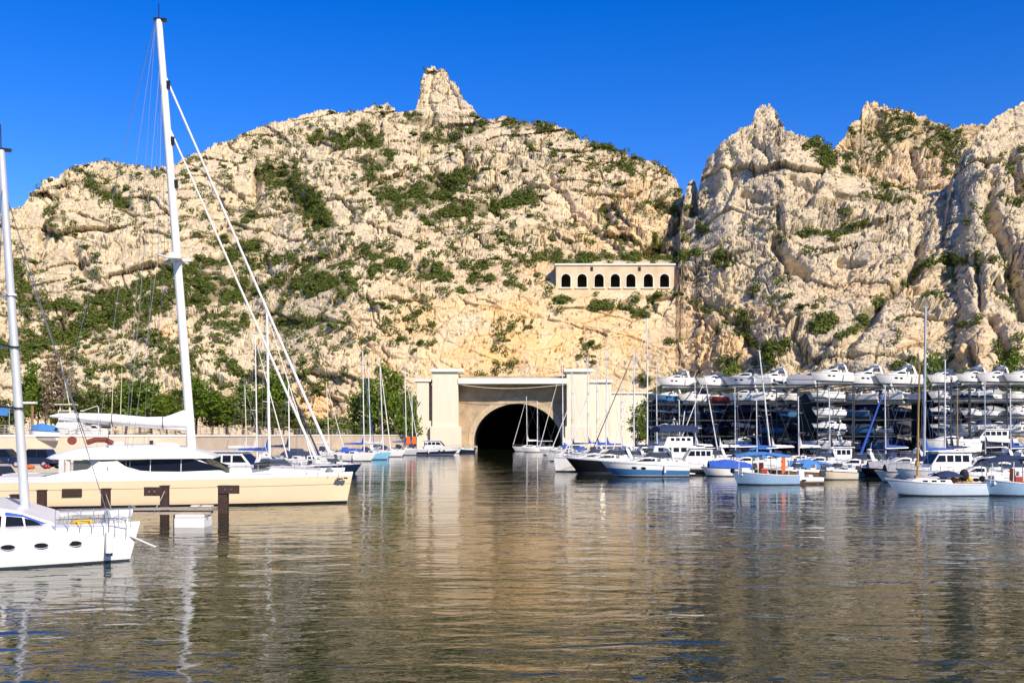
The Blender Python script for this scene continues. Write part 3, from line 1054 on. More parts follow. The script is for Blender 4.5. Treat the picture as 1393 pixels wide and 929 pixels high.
# ---------------------------------------------------------------- ground and water
def water_material():
    m = bpy.data.materials.new('harbour_water')
    m.use_nodes = True
    t = m.node_tree
    L = t.links.new
    b = t.nodes['Principled BSDF']
    b.inputs['Base Color'].default_value = (.012, .019, .007, 1)
    b.inputs['Roughness'].default_value = .025
    b.inputs['IOR'].default_value = 1.333
    b.inputs['Specular IOR Level'].default_value = .31
    g = t.nodes.new('ShaderNodeNewGeometry')

    def wave(sx, sy, rot, detail, rough=.5, dist=.0):
        mp = t.nodes.new('ShaderNodeMapping')
        mp.inputs['Scale'].default_value = (sx, sy, 1)
        mp.inputs['Rotation'].default_value = (0, 0, rot)
        L(g.outputs['Position'], mp.inputs['Vector'])
        n = t.nodes.new('ShaderNodeTexNoise')
        n.inputs['Scale'].default_value = 1.0
        n.inputs['Detail'].default_value = detail
        n.inputs['Roughness'].default_value = rough
        n.inputs['Distortion'].default_value = dist
        L(mp.outputs[0], n.inputs['Vector'])
        return n.outputs['Fac']

    def math_(op, a, b_):
        n = t.nodes.new('ShaderNodeMath')
        n.operation = op
        for i, v in enumerate((a, b_)):
            if hasattr(v, 'links'):
                L(v, n.inputs[i])
            else:
                n.inputs[i].default_value = v
        return n.outputs[0]
    h = math_('ADD', math_('MULTIPLY', wave(.17, .44, R(5), 1, .5, .6), .075), math_('MULTIPLY', wave(.58, 1.15, R(-4), 1, .5, .6), .042))
    h = math_('ADD', h, math_('ADD', math_('MULTIPLY', wave(1.6, 2.8, R(9), 2, .5, .4), .019), math_('MULTIPLY', wave(4.0, 7.5, R(-12), 1), .0028)))
    # calmer in the lee of the berths, livelier patches in the basin
    pat = t.nodes.new('ShaderNodeMapRange')
    pat.inputs['From Min'].default_value = .35
    pat.inputs['From Max'].default_value = .65
    pat.inputs['To Min'].default_value = .55
    pat.inputs['To Max'].default_value = 1.0
    L(wave(.05, .09, R(8), 2), pat.inputs['Value'])
    sep = t.nodes.new('ShaderNodeSeparateXYZ')
    L(g.outputs['Position'], sep.inputs[0])
    far = t.nodes.new('ShaderNodeMapRange')
    far.inputs['From Min'].default_value = 28
    far.inputs['From Max'].default_value = 90
    far.inputs['To Min'].default_value = 1.0
    far.inputs['To Max'].default_value = .5
    L(sep.outputs['Y'], far.inputs['Value'])
    h = math_('MULTIPLY', h, math_('MULTIPLY', pat.outputs[0], far.outputs[0]))
    bp = t.nodes.new('ShaderNodeBump')
    bp.inputs['Strength'].default_value = 1.0
    bp.inputs['Distance'].default_value = 1.0
    L(h, bp.inputs['Height'])
    L(bp.outputs['Normal'], b.inputs['Normal'])
    return m


mb = MB()
mb.add([(-1500, -400, 0), (1500, -400, 0), (1500, 420, 0), (-1500, 420, 0)], [(0, 1, 2, 3)])
tag(obj('water', mb, water_material()), kind='structure')
mb = MB()
mb.add([(-4000, -600, -3), (4000, -600, -3), (4000, 4500, -3), (-4000, 4500, -3)], [(0, 1, 2, 3)])
tag(obj('ground', mb, mat('sea_bed', (.08, .08, .06), .95, var=.2, vscale=.05)), kind='structure')

GRAV = mat('gravel_ground', (.34, .28, .21), .95, var=.3, vscale=.5, bump=.03, bscale=3)
WL = [(-150, 100), (-62, 105), (-40, 122), (-37.5, 185), (-33, 205), (-26, 250)]   # line of the harbour wall


def prism(mb, outline, z0, z1):
    n = len(outline)
    mb.add([(x, y, z0) for x, y in outline] + [(x, y, z1) for x, y in outline],
           [tuple(range(n))[::-1], tuple(range(n, 2 * n))] + [(i, (i + 1) % n, (i + 1) % n + n, i + n) for i in range(n)])
    return mb


# terrace of land behind the wall, quay apron in front of it
mb = prism(MB(), [(-400, 101), (-150, 101), (-62, 106), (-41, 123), (-38.5, 185), (-34, 205), (-27, 251), (-27, 300), (-400, 300)], -2, TER)
tag(obj('terrace', mb, GRAV), kind='structure')
mb = prism(MB(), [(-400, 88), (-58, 92), (-37, 112), (-34, 160), (-30, 200), (-23.5, 252), (-23.5, 262), (-27.2, 262), (-27.2, 250.5), (-34.2, 204.6), (-38.8, 184.6), (-41.3, 122.7), (-62.2, 105.7), (-150, 100.7), (-400, 100.7)], -2, .85)
tag(obj('quay_apron', mb, QUAYC, bevel=.05), kind='structure')
mb = prism(MB(), [(21.5, 262), (21.5, 246), (24, 190), (31, 168), (60, 150), (84, 132), (110, 126), (400, 120), (400, 320), (30, 320)], -2, 1.0)
tag(obj('boatyard_quay', mb, QUAYC, bevel=.05), kind='structure')
# broken rock bank under the racks' back
# harbour wall
e = empty('harbour_wall', (0, 0, 0), 0, 'long pale rendered harbour wall behind the moored boats', 'wall')
for i, (a, b) in enumerate(zip(WL[:-1], WL[1:])):
    a, b = Vector((*a, 0)), Vector((*b, 0))
    d = (b - a).normalized()
    n = Vector((d.y, -d.x, 0))
    mb = MB()
    prism(mb, [tuple((a + n * .01)[:2]), tuple((b + n * .01)[:2]), tuple((b - n * .55)[:2]), tuple((a - n * .55)[:2])], .4, 3.72)
    obj('wall_bay', mb, WALLC, e)
    mb = MB()
    prism(mb, [tuple((a + n * .12)[:2]), tuple((b + n * .12)[:2]), tuple((b - n * .62)[:2]), tuple((a - n * .62)[:2])], 3.722, 3.98)
    obj('coping', mb, CONCL, e, bevel=.03)
# fence on the wall
fe = empty('railing_fence', (0, 0, 0), 0, 'grey metal railing fence running along the top of the harbour wall', 'fence')
rails = MB()
posts = []
for a, b in zip(WL[:-2], WL[1:-1]):
    a, b = Vector((*a, 3.98)), Vector((*b, 3.98))
    L = (b - a).length
    n = int(L / 2.4)
    for k in range(n):
        posts.append(a.lerp(b, k / n))
    for z in (.15, .45, .75, 1.05):
        rails.tube([a + Vector((0, .25, z)), b + Vector((0, .25, z))], .025 if z < 1 else .035, 5)
FENCE = mat('galvanised_rail', (.36, .34, .30), .5, .4)
obj('rail', rails, FENCE, fe)
posts.sort(key=lambda p: p.y)
for p in posts[-90:]:
    mb = MB()
    mb.box((p.x, p.y + .25, p.z + .55), (.07, .07, 1.12))
    obj('post', mb, FENCE, fe)

# ---------------------------------------------------------------- tunnel portal
YP = 255.0


def pxm(a):
    return wx(a, YP)


def pzm(a):
    return wz(a, YP)


tp = empty('tunnel_portal', (wx(700, YP), YP, 0), 0, 'monumental pale concrete canal tunnel portal with a dark round arch between two pylons', 'tunnel portal')
tp_inv = Vector((-wx(700, YP), -YP, 0))


def tpo(name, mb, m, bevel=.0):
    mb.v = [(x + tp_inv.x, y + tp_inv.y, z) for x, y, z in mb.v]
    return obj(name, mb, m, tp, bevel=bevel)


YW = 260.0   # face of the arch wall
for side, (x0, x1, cap0, cap1) in enumerate(((588, 623, 585.5, 630), (771, 802, 767, 807))):
    mb = MB()
    mb.bx(pxm(x0), pxm(x1), YP, YP + 9, -1, pzm(506))
    tpo('pylon', mb, CONC, .08)
    mb = MB()
    mb.bx(pxm(cap0), pxm(cap1), YP - .7, YP + 9.4, pzm(506) + .003, pzm(502))
    tpo('pylon_cap', mb, CONCL, .06)
    mb = MB()
    mb.bx(pxm(x0) - .5, pxm(x1) + .75, YP - .7, YP + 8, -1, pzm(580))
    tpo('plinth', mb, CONC, .08)
# outer wings
mb = MB()
mb.bx(pxm(566.5), pxm(583), YP + .5, YP + 9, -1, pzm(519))
tpo('wing', mb, CONC, .08)
mb = MB()
mb.bx(pxm(563), pxm(586), YP + .1, YP + 9.2, pzm(519) + .003, pzm(515.5))
tpo('wing_cap', mb, CONCL, .05)
mb = MB()
mb.bx(pxm(582.5), pxm(588.5), YP + 3.2, YP + 9, -1, pzm(523))
tpo('recess_wall', mb, CONC)
mb = MB()
mb.bx(pxm(583.2), pxm(587.8), YP + .6, YP + 3.1, -1, pzm(572))
tpo('recess_sill', mb, CONC)
mb = MB()
mb.bx(pxm(802.5), pxm(832), YP + 1.2, YP + 9, -1, pzm(520))
tpo('wing', mb, CONC, .08)
mb = MB()
mb.bx(pxm(802.6), pxm(834), YP + .6, YP + 9.3, pzm(520) + .003, pzm(516))
tpo('wing_cap', mb, CONCL, .05)
mb = MB()
mb.bx(pxm(832.3), pxm(892), YP + 2.5, YP + 8, -1, pzm(535))
tpo('side_wall', mb, CONC, .08)
mb = MB()
mb.bx(pxm(832.4), pxm(894), YP + 2.1, YP + 8.3, pzm(535) + .003, pzm(533))
tpo('side_coping', mb, CONCL, .04)
# weed and damp left by the water along the foot
ALGAE = mat('damp_weedy_stone', (.10, .085, .05), .6, var=.5, vscale=1.2, c2=(.03, .035, .018))
for x0, x1, y in ((pxm(588) - .5, pxm(623) + .75, YP - .71), (pxm(771) - .5, pxm(802) + .75, YP - .71), (pxm(566.5), pxm(583), YP + .49), (pxm(802.5) + .8, pxm(832), YP + 1.19), (pxm(832.3), pxm(892), YP + 2.49)):
    mb = MB()
    mb.bx(x0 - .006, x1 + .006, y, y + .3, -1, .55)
    tpo('damp_band', mb, ALGAE)
# lintel slab over the recess
mb = MB()
mb.bx(pxm(623) + .01, pxm(771) - .01, YP - .25, YP + 7, pzm(522), pzm(514.5))
tpo('lintel', mb, CONCL, .06)
# sagging cable under the lintel
mb = MB()
mb.tube([(pxm(624) + (pxm(771) - pxm(624)) * u, YP + .2, pzm(523) - 1.2 * math.sin(math.pi * u) * (1 - .35 * u)) for u in np.linspace(0, 1, 18)], .06, 6)
tpo('cable', mb, CONCL)
# arch wall with its opening
fx = lambda a: wx(a, YW)
fz = lambda a: wz(a, YW)
cx_, hw_ = fx(704), (fx(763) - fx(645)) / 2
spring, crown = fz(600), fz(549)


def arch_pt(a, r=0.0):
    return cx_ - math.cos(a) * (hw_ + r), spring + math.sin(a) * (crown - spring + r)


NA = 40
inner = [(cx_ - hw_, -1.5)] + [arch_pt(math.pi * i / NA) for i in range(NA + 1)] + [(cx_ + hw_, -1.5)]
xl, xr, zt = pxm(618), pxm(776), pzm(510)
outer = []
for (x, z) in inner:
    if z < spring:
        outer.append((xl if x < cx_ else xr, z))
    else:
        a = math.atan2(z - spring, x - cx_)
        dx, dz = math.cos(a), math.sin(a)
        k = min((xr - cx_) / dx if dx > 1e-6 else (xl - cx_) / dx if dx < -1e-6 else 1e9, (zt - spring) / dz if dz > 1e-6 else 1e9)
        outer.append((cx_ + dx * k, spring + dz * k))
mb = MB()
mb.loft([[(x, YW, z) for x, z in inner], [(x, YW, z) for x, z in outer]], closed=False)
mb.add([(xl, YW, zt), (outer[1 + NA // 4][0], YW, zt), (xl, YW, outer[2][1])], [])
# corners above the fan
mb.bx(xl, xr, YW + .3, YW + 1.0, zt - 6.2, zt)
tpo('arch_wall', mb, CONCD)
mb = MB()
ring = [(cx_ - hw_ - .0, -1.5)] + [arch_pt(math.pi * i / NA) for i in range(NA + 1)] + [(cx_ + hw_, -1.5)]
ring2 = [(cx_ - hw_ - 1.5, -1.5)] + [arch_pt(math.pi * i / NA, 1.5) for i in range(NA + 1)] + [(cx_ + hw_ + 1.5, -1.5)]
mb.loft([[(x, YW + .5, z) for x, z in ring], [(x, YW - .18, z) for x, z in ring], [(x, YW - .18, z) for x, z in ring2], [(x, YW - .01, z) for x, z in ring2]], closed=False)
tpo('voussoir_ring', mb, mat('voussoir_stone', (.50, .40, .26), .9, var=.3, vscale=.8, bump=.03, bscale=2))
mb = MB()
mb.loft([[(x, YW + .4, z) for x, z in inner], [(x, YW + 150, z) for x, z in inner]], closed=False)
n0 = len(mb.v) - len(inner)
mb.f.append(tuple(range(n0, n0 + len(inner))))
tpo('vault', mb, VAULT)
# quayside ledges at the sides of the opening
mb = MB()
mb.bx(pxm(627) + .8, cx_ - hw_ + .9, YP - 3, YW - .2, -1, 1.1)
tpo('ledge', mb, QUAYC, .05)
mb = MB()
mb.bx(cx_ + hw_ - .9, pxm(771) - .6, YP - 3, YW - .2, -1, 1.1)
tpo('ledge', mb, QUAYC, .05)

# ---------------------------------------------------------------- arched gallery up on the cliff
YG = 296.0
gx = lambda a: wx(a, YG)
gz = lambda a: wz(a, YG)
ga = empty('arched_gallery', (gx(837), YG, gz(394)), 0, 'long low limestone gallery with seven dark arches set on a cliff ledge', 'gallery')


def gao(name, mb, m, bevel=0.0):
    mb.v = [(x - gx(837), y - YG, z - gz(394)) for x, y, z in mb.v]
    return obj(name, mb, m, ga, bevel=bevel)


CENT = [769.9, 791.9, 815, 837, 858.2, 882, 904]
AW = 6.4 / F * YG
zs, zc, zb, ztop, zlow = gz(379), gz(372.6), gz(391), gz(361), gz(397)
mb = MB()
cells = [756.5] + [(a + b) / 2 for a, b in zip(CENT[:-1], CENT[1:])] + [917]
openings = []
for c, a, b in zip(CENT, cells[:-1], cells[1:]):
    c, a, b = gx(c), gx(a), gx(b)
    m_ = 16
    ins = [(c - AW, zb)] + [(c - AW * math.cos(math.pi * i / m_), zs + (zc - zs) * math.sin(math.pi * i / m_)) for i in range(m_ + 1)] + [(c + AW, zb)]
    outs = [(a, zb)] + [(a, zs)] + [(a + (b - a) * i / m_, ztop) for i in range(1, m_)] + [(b, zs)] + [(b, zb)]
    outs[2], outs[-3] = (a, ztop), (b, ztop)
    mb.loft([[(x, YG, z) for x, z in ins], [(x, YG, z) for x, z in outs]], closed=False)
    mb.add([(a, YG, zlow), (b, YG, zlow), (b, YG, zb), (c + AW, YG, zb), (c - AW, YG, zb), (a, YG, zb)], [(0, 1, 2, 3, 4, 5)])
    openings.append(ins)
mb.add([(gx(756.5), YG, zlow), (gx(756.5), YG, ztop), (gx(756.5), YG + 8, ztop), (gx(756.5), YG + 8, zlow)], [(0, 1, 2, 3)])
mb.add([(gx(917), YG, zlow), (gx(917), YG, ztop), (gx(917), YG + 8, ztop), (gx(917), YG + 8, zlow)], [(3, 2, 1, 0)])
gao('front_wall', mb, GALL)
mb = MB()
mb.bx(gx(754.5), gx(919), YG - .45, YG + 9, ztop + .003, gz(358.8))
gao('cornice', mb, CONCL, .05)
for ins in openings:
    mb = MB()
    mb.loft([[(x, YG + .003, z) for x, z in ins], [(x, YG + 7, z) for x, z in ins]], closed=True)
    n0 = len(mb.v) - len(ins)
    mb.f.append(tuple(range(n0, n0 + len(ins))))
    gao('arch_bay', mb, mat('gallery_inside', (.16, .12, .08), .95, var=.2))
    k = 1.12
    c = (ins[0][0] + ins[-1][0]) / 2
    o2 = [(c + (x - c) * 1.14, zb + (z - zb) * 1.045) for x, z in ins]
    mb = MB()
    mb.loft([[(x, YG - .10, z) for x, z in ins], [(x, YG - .10, z) for x, z in o2], [(x, YG - .002, z) for x, z in o2]], closed=False)
    mb.loft([[(x, YG - .10, z) for x, z in ins], [(x, YG + .2, z) for x, z in ins]], closed=False)
    gao('arch_surround', mb, CONCL)
    mb = MB()
    mb.bx(ins[0][0] - .6, ins[-1][0] + .5, YG - .5, YG + .3, zb - .35, zb - .02)
    gao('sill', mb, CONCL, .04)
for a in (805, 870):
    mb = MB()
    mb.box((gx(a), YG - .08, gz(366)), (.75, .14, 1.2))
    gao('drain_slot', mb, mat('drain_opening', (.02, .02, .02), .9))

# ================================================================ BOATS
class Hull:
    """a lofted hull, bow towards +x, waterline at z = 0"""

    def __init__(s, L, B, fs, fb, draft=.45, rake=.9, trans=.8, wl=.86, p=2.3, sheer=1.5, back=0.0, full=.55, n=18):
        s.L, s.B, s.fs, s.fb, s.d, s.rake, s.tr, s.wl, s.p, s.sh, s.back, s.full, s.n = L, B, fs, fb, draft, rake, trans, wl, p, sheer, back, full, n

    def hw(s, t):
        b = s.B / 2
        if t < .5:
            return b * (s.tr + (1 - s.tr) * math.sin(math.pi / 2 * t / .5))
        return b * max(.012, 1 - ((t - .5) / .5) ** s.p)

    def h(s, t):
        return s.fs + (s.fb - s.fs) * t ** s.sh

    def x(s, t, k=0.0):
        """k: 0 at the sheer, 1 at the waterline and below"""
        return -s.L / 2 + s.L * t - s.rake * k * t ** 4 + s.back * k * (1 - t) ** 4

    def pt(s, t, k, side=1, off=0.0):
        """k 0 sheer .. 1 waterline .. 2 keel"""
        w, h = s.hw(t), s.h(t)
        ent = 1 - .45 * max(0, (t - .55) / .45) ** 1.5
        if k <= 1:
            y = w * (1 - (1 - s.wl * ent) * max(0.0, k) ** 1.4)
            z = h * (1 - k)
        else:
            q = k - 1
            y = w * s.wl * ent * (1 - q ** (1.2 + s.full))
            z = -s.d * q * (1 - .25 * t)
        return Vector((s.x(t, min(k, 1.25)), side * (y + off), z))

    KS = (0, .12, .3, .5, .75, 1.0, 1.25, 1.6, 2.0)

    def mesh(s):
        mb = MB()
        n = s.n
        ts = [(i / n) if i < n * .5 else (i / n) for i in range(n + 1)]
        ts = [1 - (1 - t) ** 1.25 for t in ts]
        rings = []
        for t in ts:
            rings.append([s.pt(t, k, 1) for k in s.KS] + [s.pt(t, k, -1) for k in reversed(s.KS[:-1])])
        mb.loft(rings, closed=False)
        m = len(rings[0])
        mb.f.append(tuple(range(m)))
        mb.f.append(tuple(n * m + j for j in range(m))[::-1])
        s.ts = ts
        return mb

    def deck(s, inset=.03, camber=.06, drop=.02, t0=0.0, t1=1.0):
        mb = MB()
        rings = []
        for t in s.ts:
            if t < t0 - 1e-6 or t > t1 + 1e-6:
                continue
            w, h = max(.005, s.hw(t) - inset), s.h(t) - drop
            rings.append([(s.x(t), w * q, h + camber * (1 - q * q)) for q in (-1, -.5, 0, .5, 1)])
        mb.loft(rings, closed=False)
        return mb

    def band(s, k0, k1, off=.008, t0=0.0, t1=1.0, transom=True):
        mb = MB()
        ts = [t for t in s.ts if t0 <= t <= t1]
        for side in (1, -1):
            ks = [k0 + (k1 - k0) * i / 3 for i in range(4)]
            rows = []
            for t in ts:
                rows.append([s.pt(t, k, side, off) for k in ks])
            mb.loft(rows, closed=False)
        if transom and t0 == 0:
            o = Vector((-off, 0, 0))
            a = [s.pt(0, k0 + (k1 - k0) * i / 3, 1, off) + o for i in range(4)]
            b = [s.pt(0, k0 + (k1 - k0) * i / 3, -1, off) + o for i in range(4)]
            mb.loft([a, b], closed=False)
        return mb

    def rail(s, hgt=.55, t0=.45, t1=.985, n=7, r=.016):
        mb = MB()
        for side in (1, -1):
            top = []
            for i in range(n + 1):
                t = t0 + (t1 - t0) * i / n
                b = s.pt(t, 0, side, -.05)
                q = b + Vector((0, 0, hgt * (1 if i > 0 else .2)))
                top.append(q)
                mb.tube([b, q], r, 5)
            mb.tube(top, r * 1.2, 5)
        a, b = s.pt(t1, 0, 1, -.05) + Vector((0, 0, hgt)), s.pt(t1, 0, -1, -.05) + Vector((0, 0, hgt))
        mb.tube([a, (a + b) / 2 + Vector((.12, 0, .02)), b], r * 1.2, 5)
        return mb


def fender(root, hull, t, side, m=WHITEC, r=.11):
    p = hull.pt(t, .35, side, r + .02)
    mb = MB()
    mb.tube([p + Vector((0, 0, .32)), p + Vector((0, 0, .26)), p + Vector((0, 0, -.26)), p + Vector((0, 0, -.32))], r, 8)
    f = obj('fender', mb, m, root, smooth=True)
    return f


def hull_parts(root, H, hm, dm=None, stripe=None, boot=None, anti=ANTIF, rub=None, lower=None):
    h = obj('hull', H.mesh(), hm, root, smooth=True)
    obj('deck', H.deck(), dm or OFFW, root)
    if anti:
        obj('waterline_band', H.band(.90, 1.15, .006), anti, root)
    if boot:
        obj('boot_stripe', H.band(.80, .88, .007), boot, root)
    if stripe:
        obj('hull_stripe', H.band(.10, .22, .007), stripe, root)
    if lower:
        obj('lower_band', H.band(.42, .86, .007), lower, root)
    if rub:
        obj('rub_rail', H.band(-.02, .05, .03), rub, root)
    return h


def outboard(root, x, z, s=1.0, y=0.0, m=MOTOR):
    mb = MB()
    mb.box((x - .22 * s, y, z + .42 * s), (.5 * s, .34 * s, .5 * s), top=.8)
    mb.box((x - .14 * s, y, z - .05 * s), (.2 * s, .16 * s, .6 * s), top=1.2)
    mb.box((x - .12 * s, y, z - .55 * s), (.34 * s, .06 * s, .5 * s))
    o = obj('outboard_motor', mb, m, root, bevel=.05 * s)
    mb = MB()
    mb.ellipsoid((x - .16 * s, y, z - .68 * s), (.26 * s, .07 * s, .07 * s))
    obj('gearcase', mb, m, o, smooth=True)
    return o


def sail_yacht(name, label, L=9.0, mast_h=12.0, rake=0.0, hm=WHITE, cover=BLUEC, hood=NAVYC, mast_m=MASTW, genoa=WHITEC, stripe=None, group=None, mast_r=.085, boom=True, fore=True, gen_r=.07, mast_x=None,
               boot=None, fb=None, spread=2, sag=0.0):
    e = empty(name, label=label, cat='sailboat', group=group)
    fb = fb or .95 + L * .015
    H = Hull(L, L * .31, fb * .86, fb * 1.12, .5, L * .11, .72, .84, 2.0, 1.3, back=-.35)
    hull_parts(e, H, hm, OFFW, stripe, boot)
    # coachroof with windows
    zc = fb * .98
    prof = [(-.14 * L, zc - .1), (-.14 * L, zc + .48), (-.02 * L, zc + .50), (.12 * L, zc + .42), (.24 * L, zc + .06), (.24 * L, zc - .1)]
    mb = MB()
    hw = mb.body(prof, L * .105, .25, zc, (0, .24 * L, .62))
    c = obj('coachroof', mb, WHITE, e, bevel=.05)
    for side in (1, -1):
        for a, b in ((-.11, -.03), (-.01, .08)):
            mb = MB()
            mb.plate([(a * L, zc + .16), (a * L + .06, zc + .36), (b * L - .08, zc + .34), (b * L, zc + .18)], hw, .012, side)
            obj('window', mb, GLASS, c)
    mb = MB()
    mb.box((.15 * L, 0, zc + .40), (.5, .5, .07))
    obj('hatch', mb, GREYGL, c, bevel=.015)
    # cockpit
    mb = MB()
    for s in (1, -1):
        mb.bx(-.44 * L, -.14 * L, s * L * .095 - .09, s * L * .095 + .09, zc - .1, zc + .26)
    mb.bx(-.455 * L, -.43 * L, -L * .1, L * .1, zc - .1, zc + .26)
    obj('cockpit_coaming', mb, WHITE, e, bevel=.03)
    mb = MB()
    rad = .42
    mb.tube([(-.36 * L, rad * math.cos(q), zc + .55 + rad * math.sin(q)) for q in np.linspace(0, 6.283, 17)], .02, 5)
    mb.tube([(-.36 * L, 0, zc - .1), (-.36 * L, 0, zc + .6)], .07, 6)
    obj('steering_wheel', mb, STEEL, e)
    if hood:
        pts = []
        rings = []
        for x, hh, w in ((-.02 * L, .48, .86), (-.06 * L, .80, .95), (-.11 * L, 1.0, 1.0), (-.19 * L, 1.02, 1.0)):
            ww = L * .105 * w
            rings.append([(x, ww * math.cos(q), zc + .30 + (hh - .12) * math.sin(q) ** .6 * .85) for q in np.linspace(0, math.pi, 9)])
        mb = MB().loft(rings, closed=False)
        obj('sprayhood', mb, hood, e, smooth=True)
    obj('guard_rail', H.rail(.5, .06, .985, 10, .013), STEEL, e)
    # rig
    mx = (.09 * L) if mast_x is None else mast_x
    base = Vector((mx, 0, zc + .40))
    top = Vector((mx + rake, 0, mast_h))
    mb = MB()
    mb.tube([base, base.lerp(top, .6), top], mast_r, 8, mast_r * .75)
    m = obj('mast', mb, mast_m, e, smooth=True)
    mb = MB()
    mb.tube([top, top + Vector((0, 0, .7))], .014, 4)
    mb.box(tuple(top + Vector((.05, 0, .06))), (.4, .05, .06))
    obj('masthead', mb, STEEL, m)
    for k in range(spread):
        q = base.lerp(top, (k + 1) / (spread + 1) + .06)
        mb = MB()
        w = .095 * L * (1 - .25 * k)
        mb.tube([q + Vector((-.25, -w, .03)), q, q + Vector((-.25, w, .03))], .03, 5)
        obj('spreader', mb, mast_m, m)
    st = MB()
    sterns = H.pt(0, 0, 1, -.1)
    hound = base.lerp(top, .97)
    bow = Vector((H.x(.985), 0, H.h(1) + .05))
    w = H.hw(.5) - .06
    for s in (1, -1):
        q = base.lerp(top, .5)
        sp = q + Vector((-.25, s * .095 * L, 0))
        st.tube([(mx - .25, s * w, fb), sp, hound], .011, 4)
        st.tube([(mx - .35, s * w, fb), base.lerp(top, .45)], .010, 4)
    st.tube([(-L / 2 + .08, 0, fb), base.lerp(top, .99)], .011, 4)
    if fore:
        st.tube([bow, hound], .012, 4)
    obj('standing_rigging', st, WIRE, e)
    if genoa and fore:
        d = hound - bow
        mb = MB()
        mb.tube([bow + d * .03, bow + d * .12, bow + d * .6, bow + d * .93], gen_r * 1.2, 7, gen_r * .45)
        obj('furled_sail', mb, genoa, e, smooth=True)
    if boom:
        bz = zc + .40 + 1.0
        b0, b1 = Vector((mx - .1, 0, bz)), Vector((mx - .44 * L, 0, bz + .08))
        mb = MB().tube([b0, b1], .06, 7)
        bo = obj('boom', mb, ALU, e, smooth=True)
        if cover:
            rings = []
            for i in range(11):
                u = i / 10
                p = b0.lerp(b1, .01 + .94 * u)
                hh = (.55 if u < .06 else .38 - .22 * u + .02 * math.sin(i * 2.3))
                rings.append([p + Vector((0, .13 * math.cos(q) * (1 - .4 * u), .03 + hh * (.5 + .5 * math.sin(q)))) for q in [2 * math.pi * j / 8 for j in range(8)]])
            rings[0] = [p + Vector((0, 0, .75 if i_ < 5 else 0)) for i_, p in enumerate(rings[0])]
            obj('sail_cover', MB().loft(rings, caps=True), cover, bo, smooth=True)
    fender(e, H, .35, 1)
    fender(e, H, .35, -1)
    fender(e, H, .58, -1)
    e['fb'] = fb
    return e


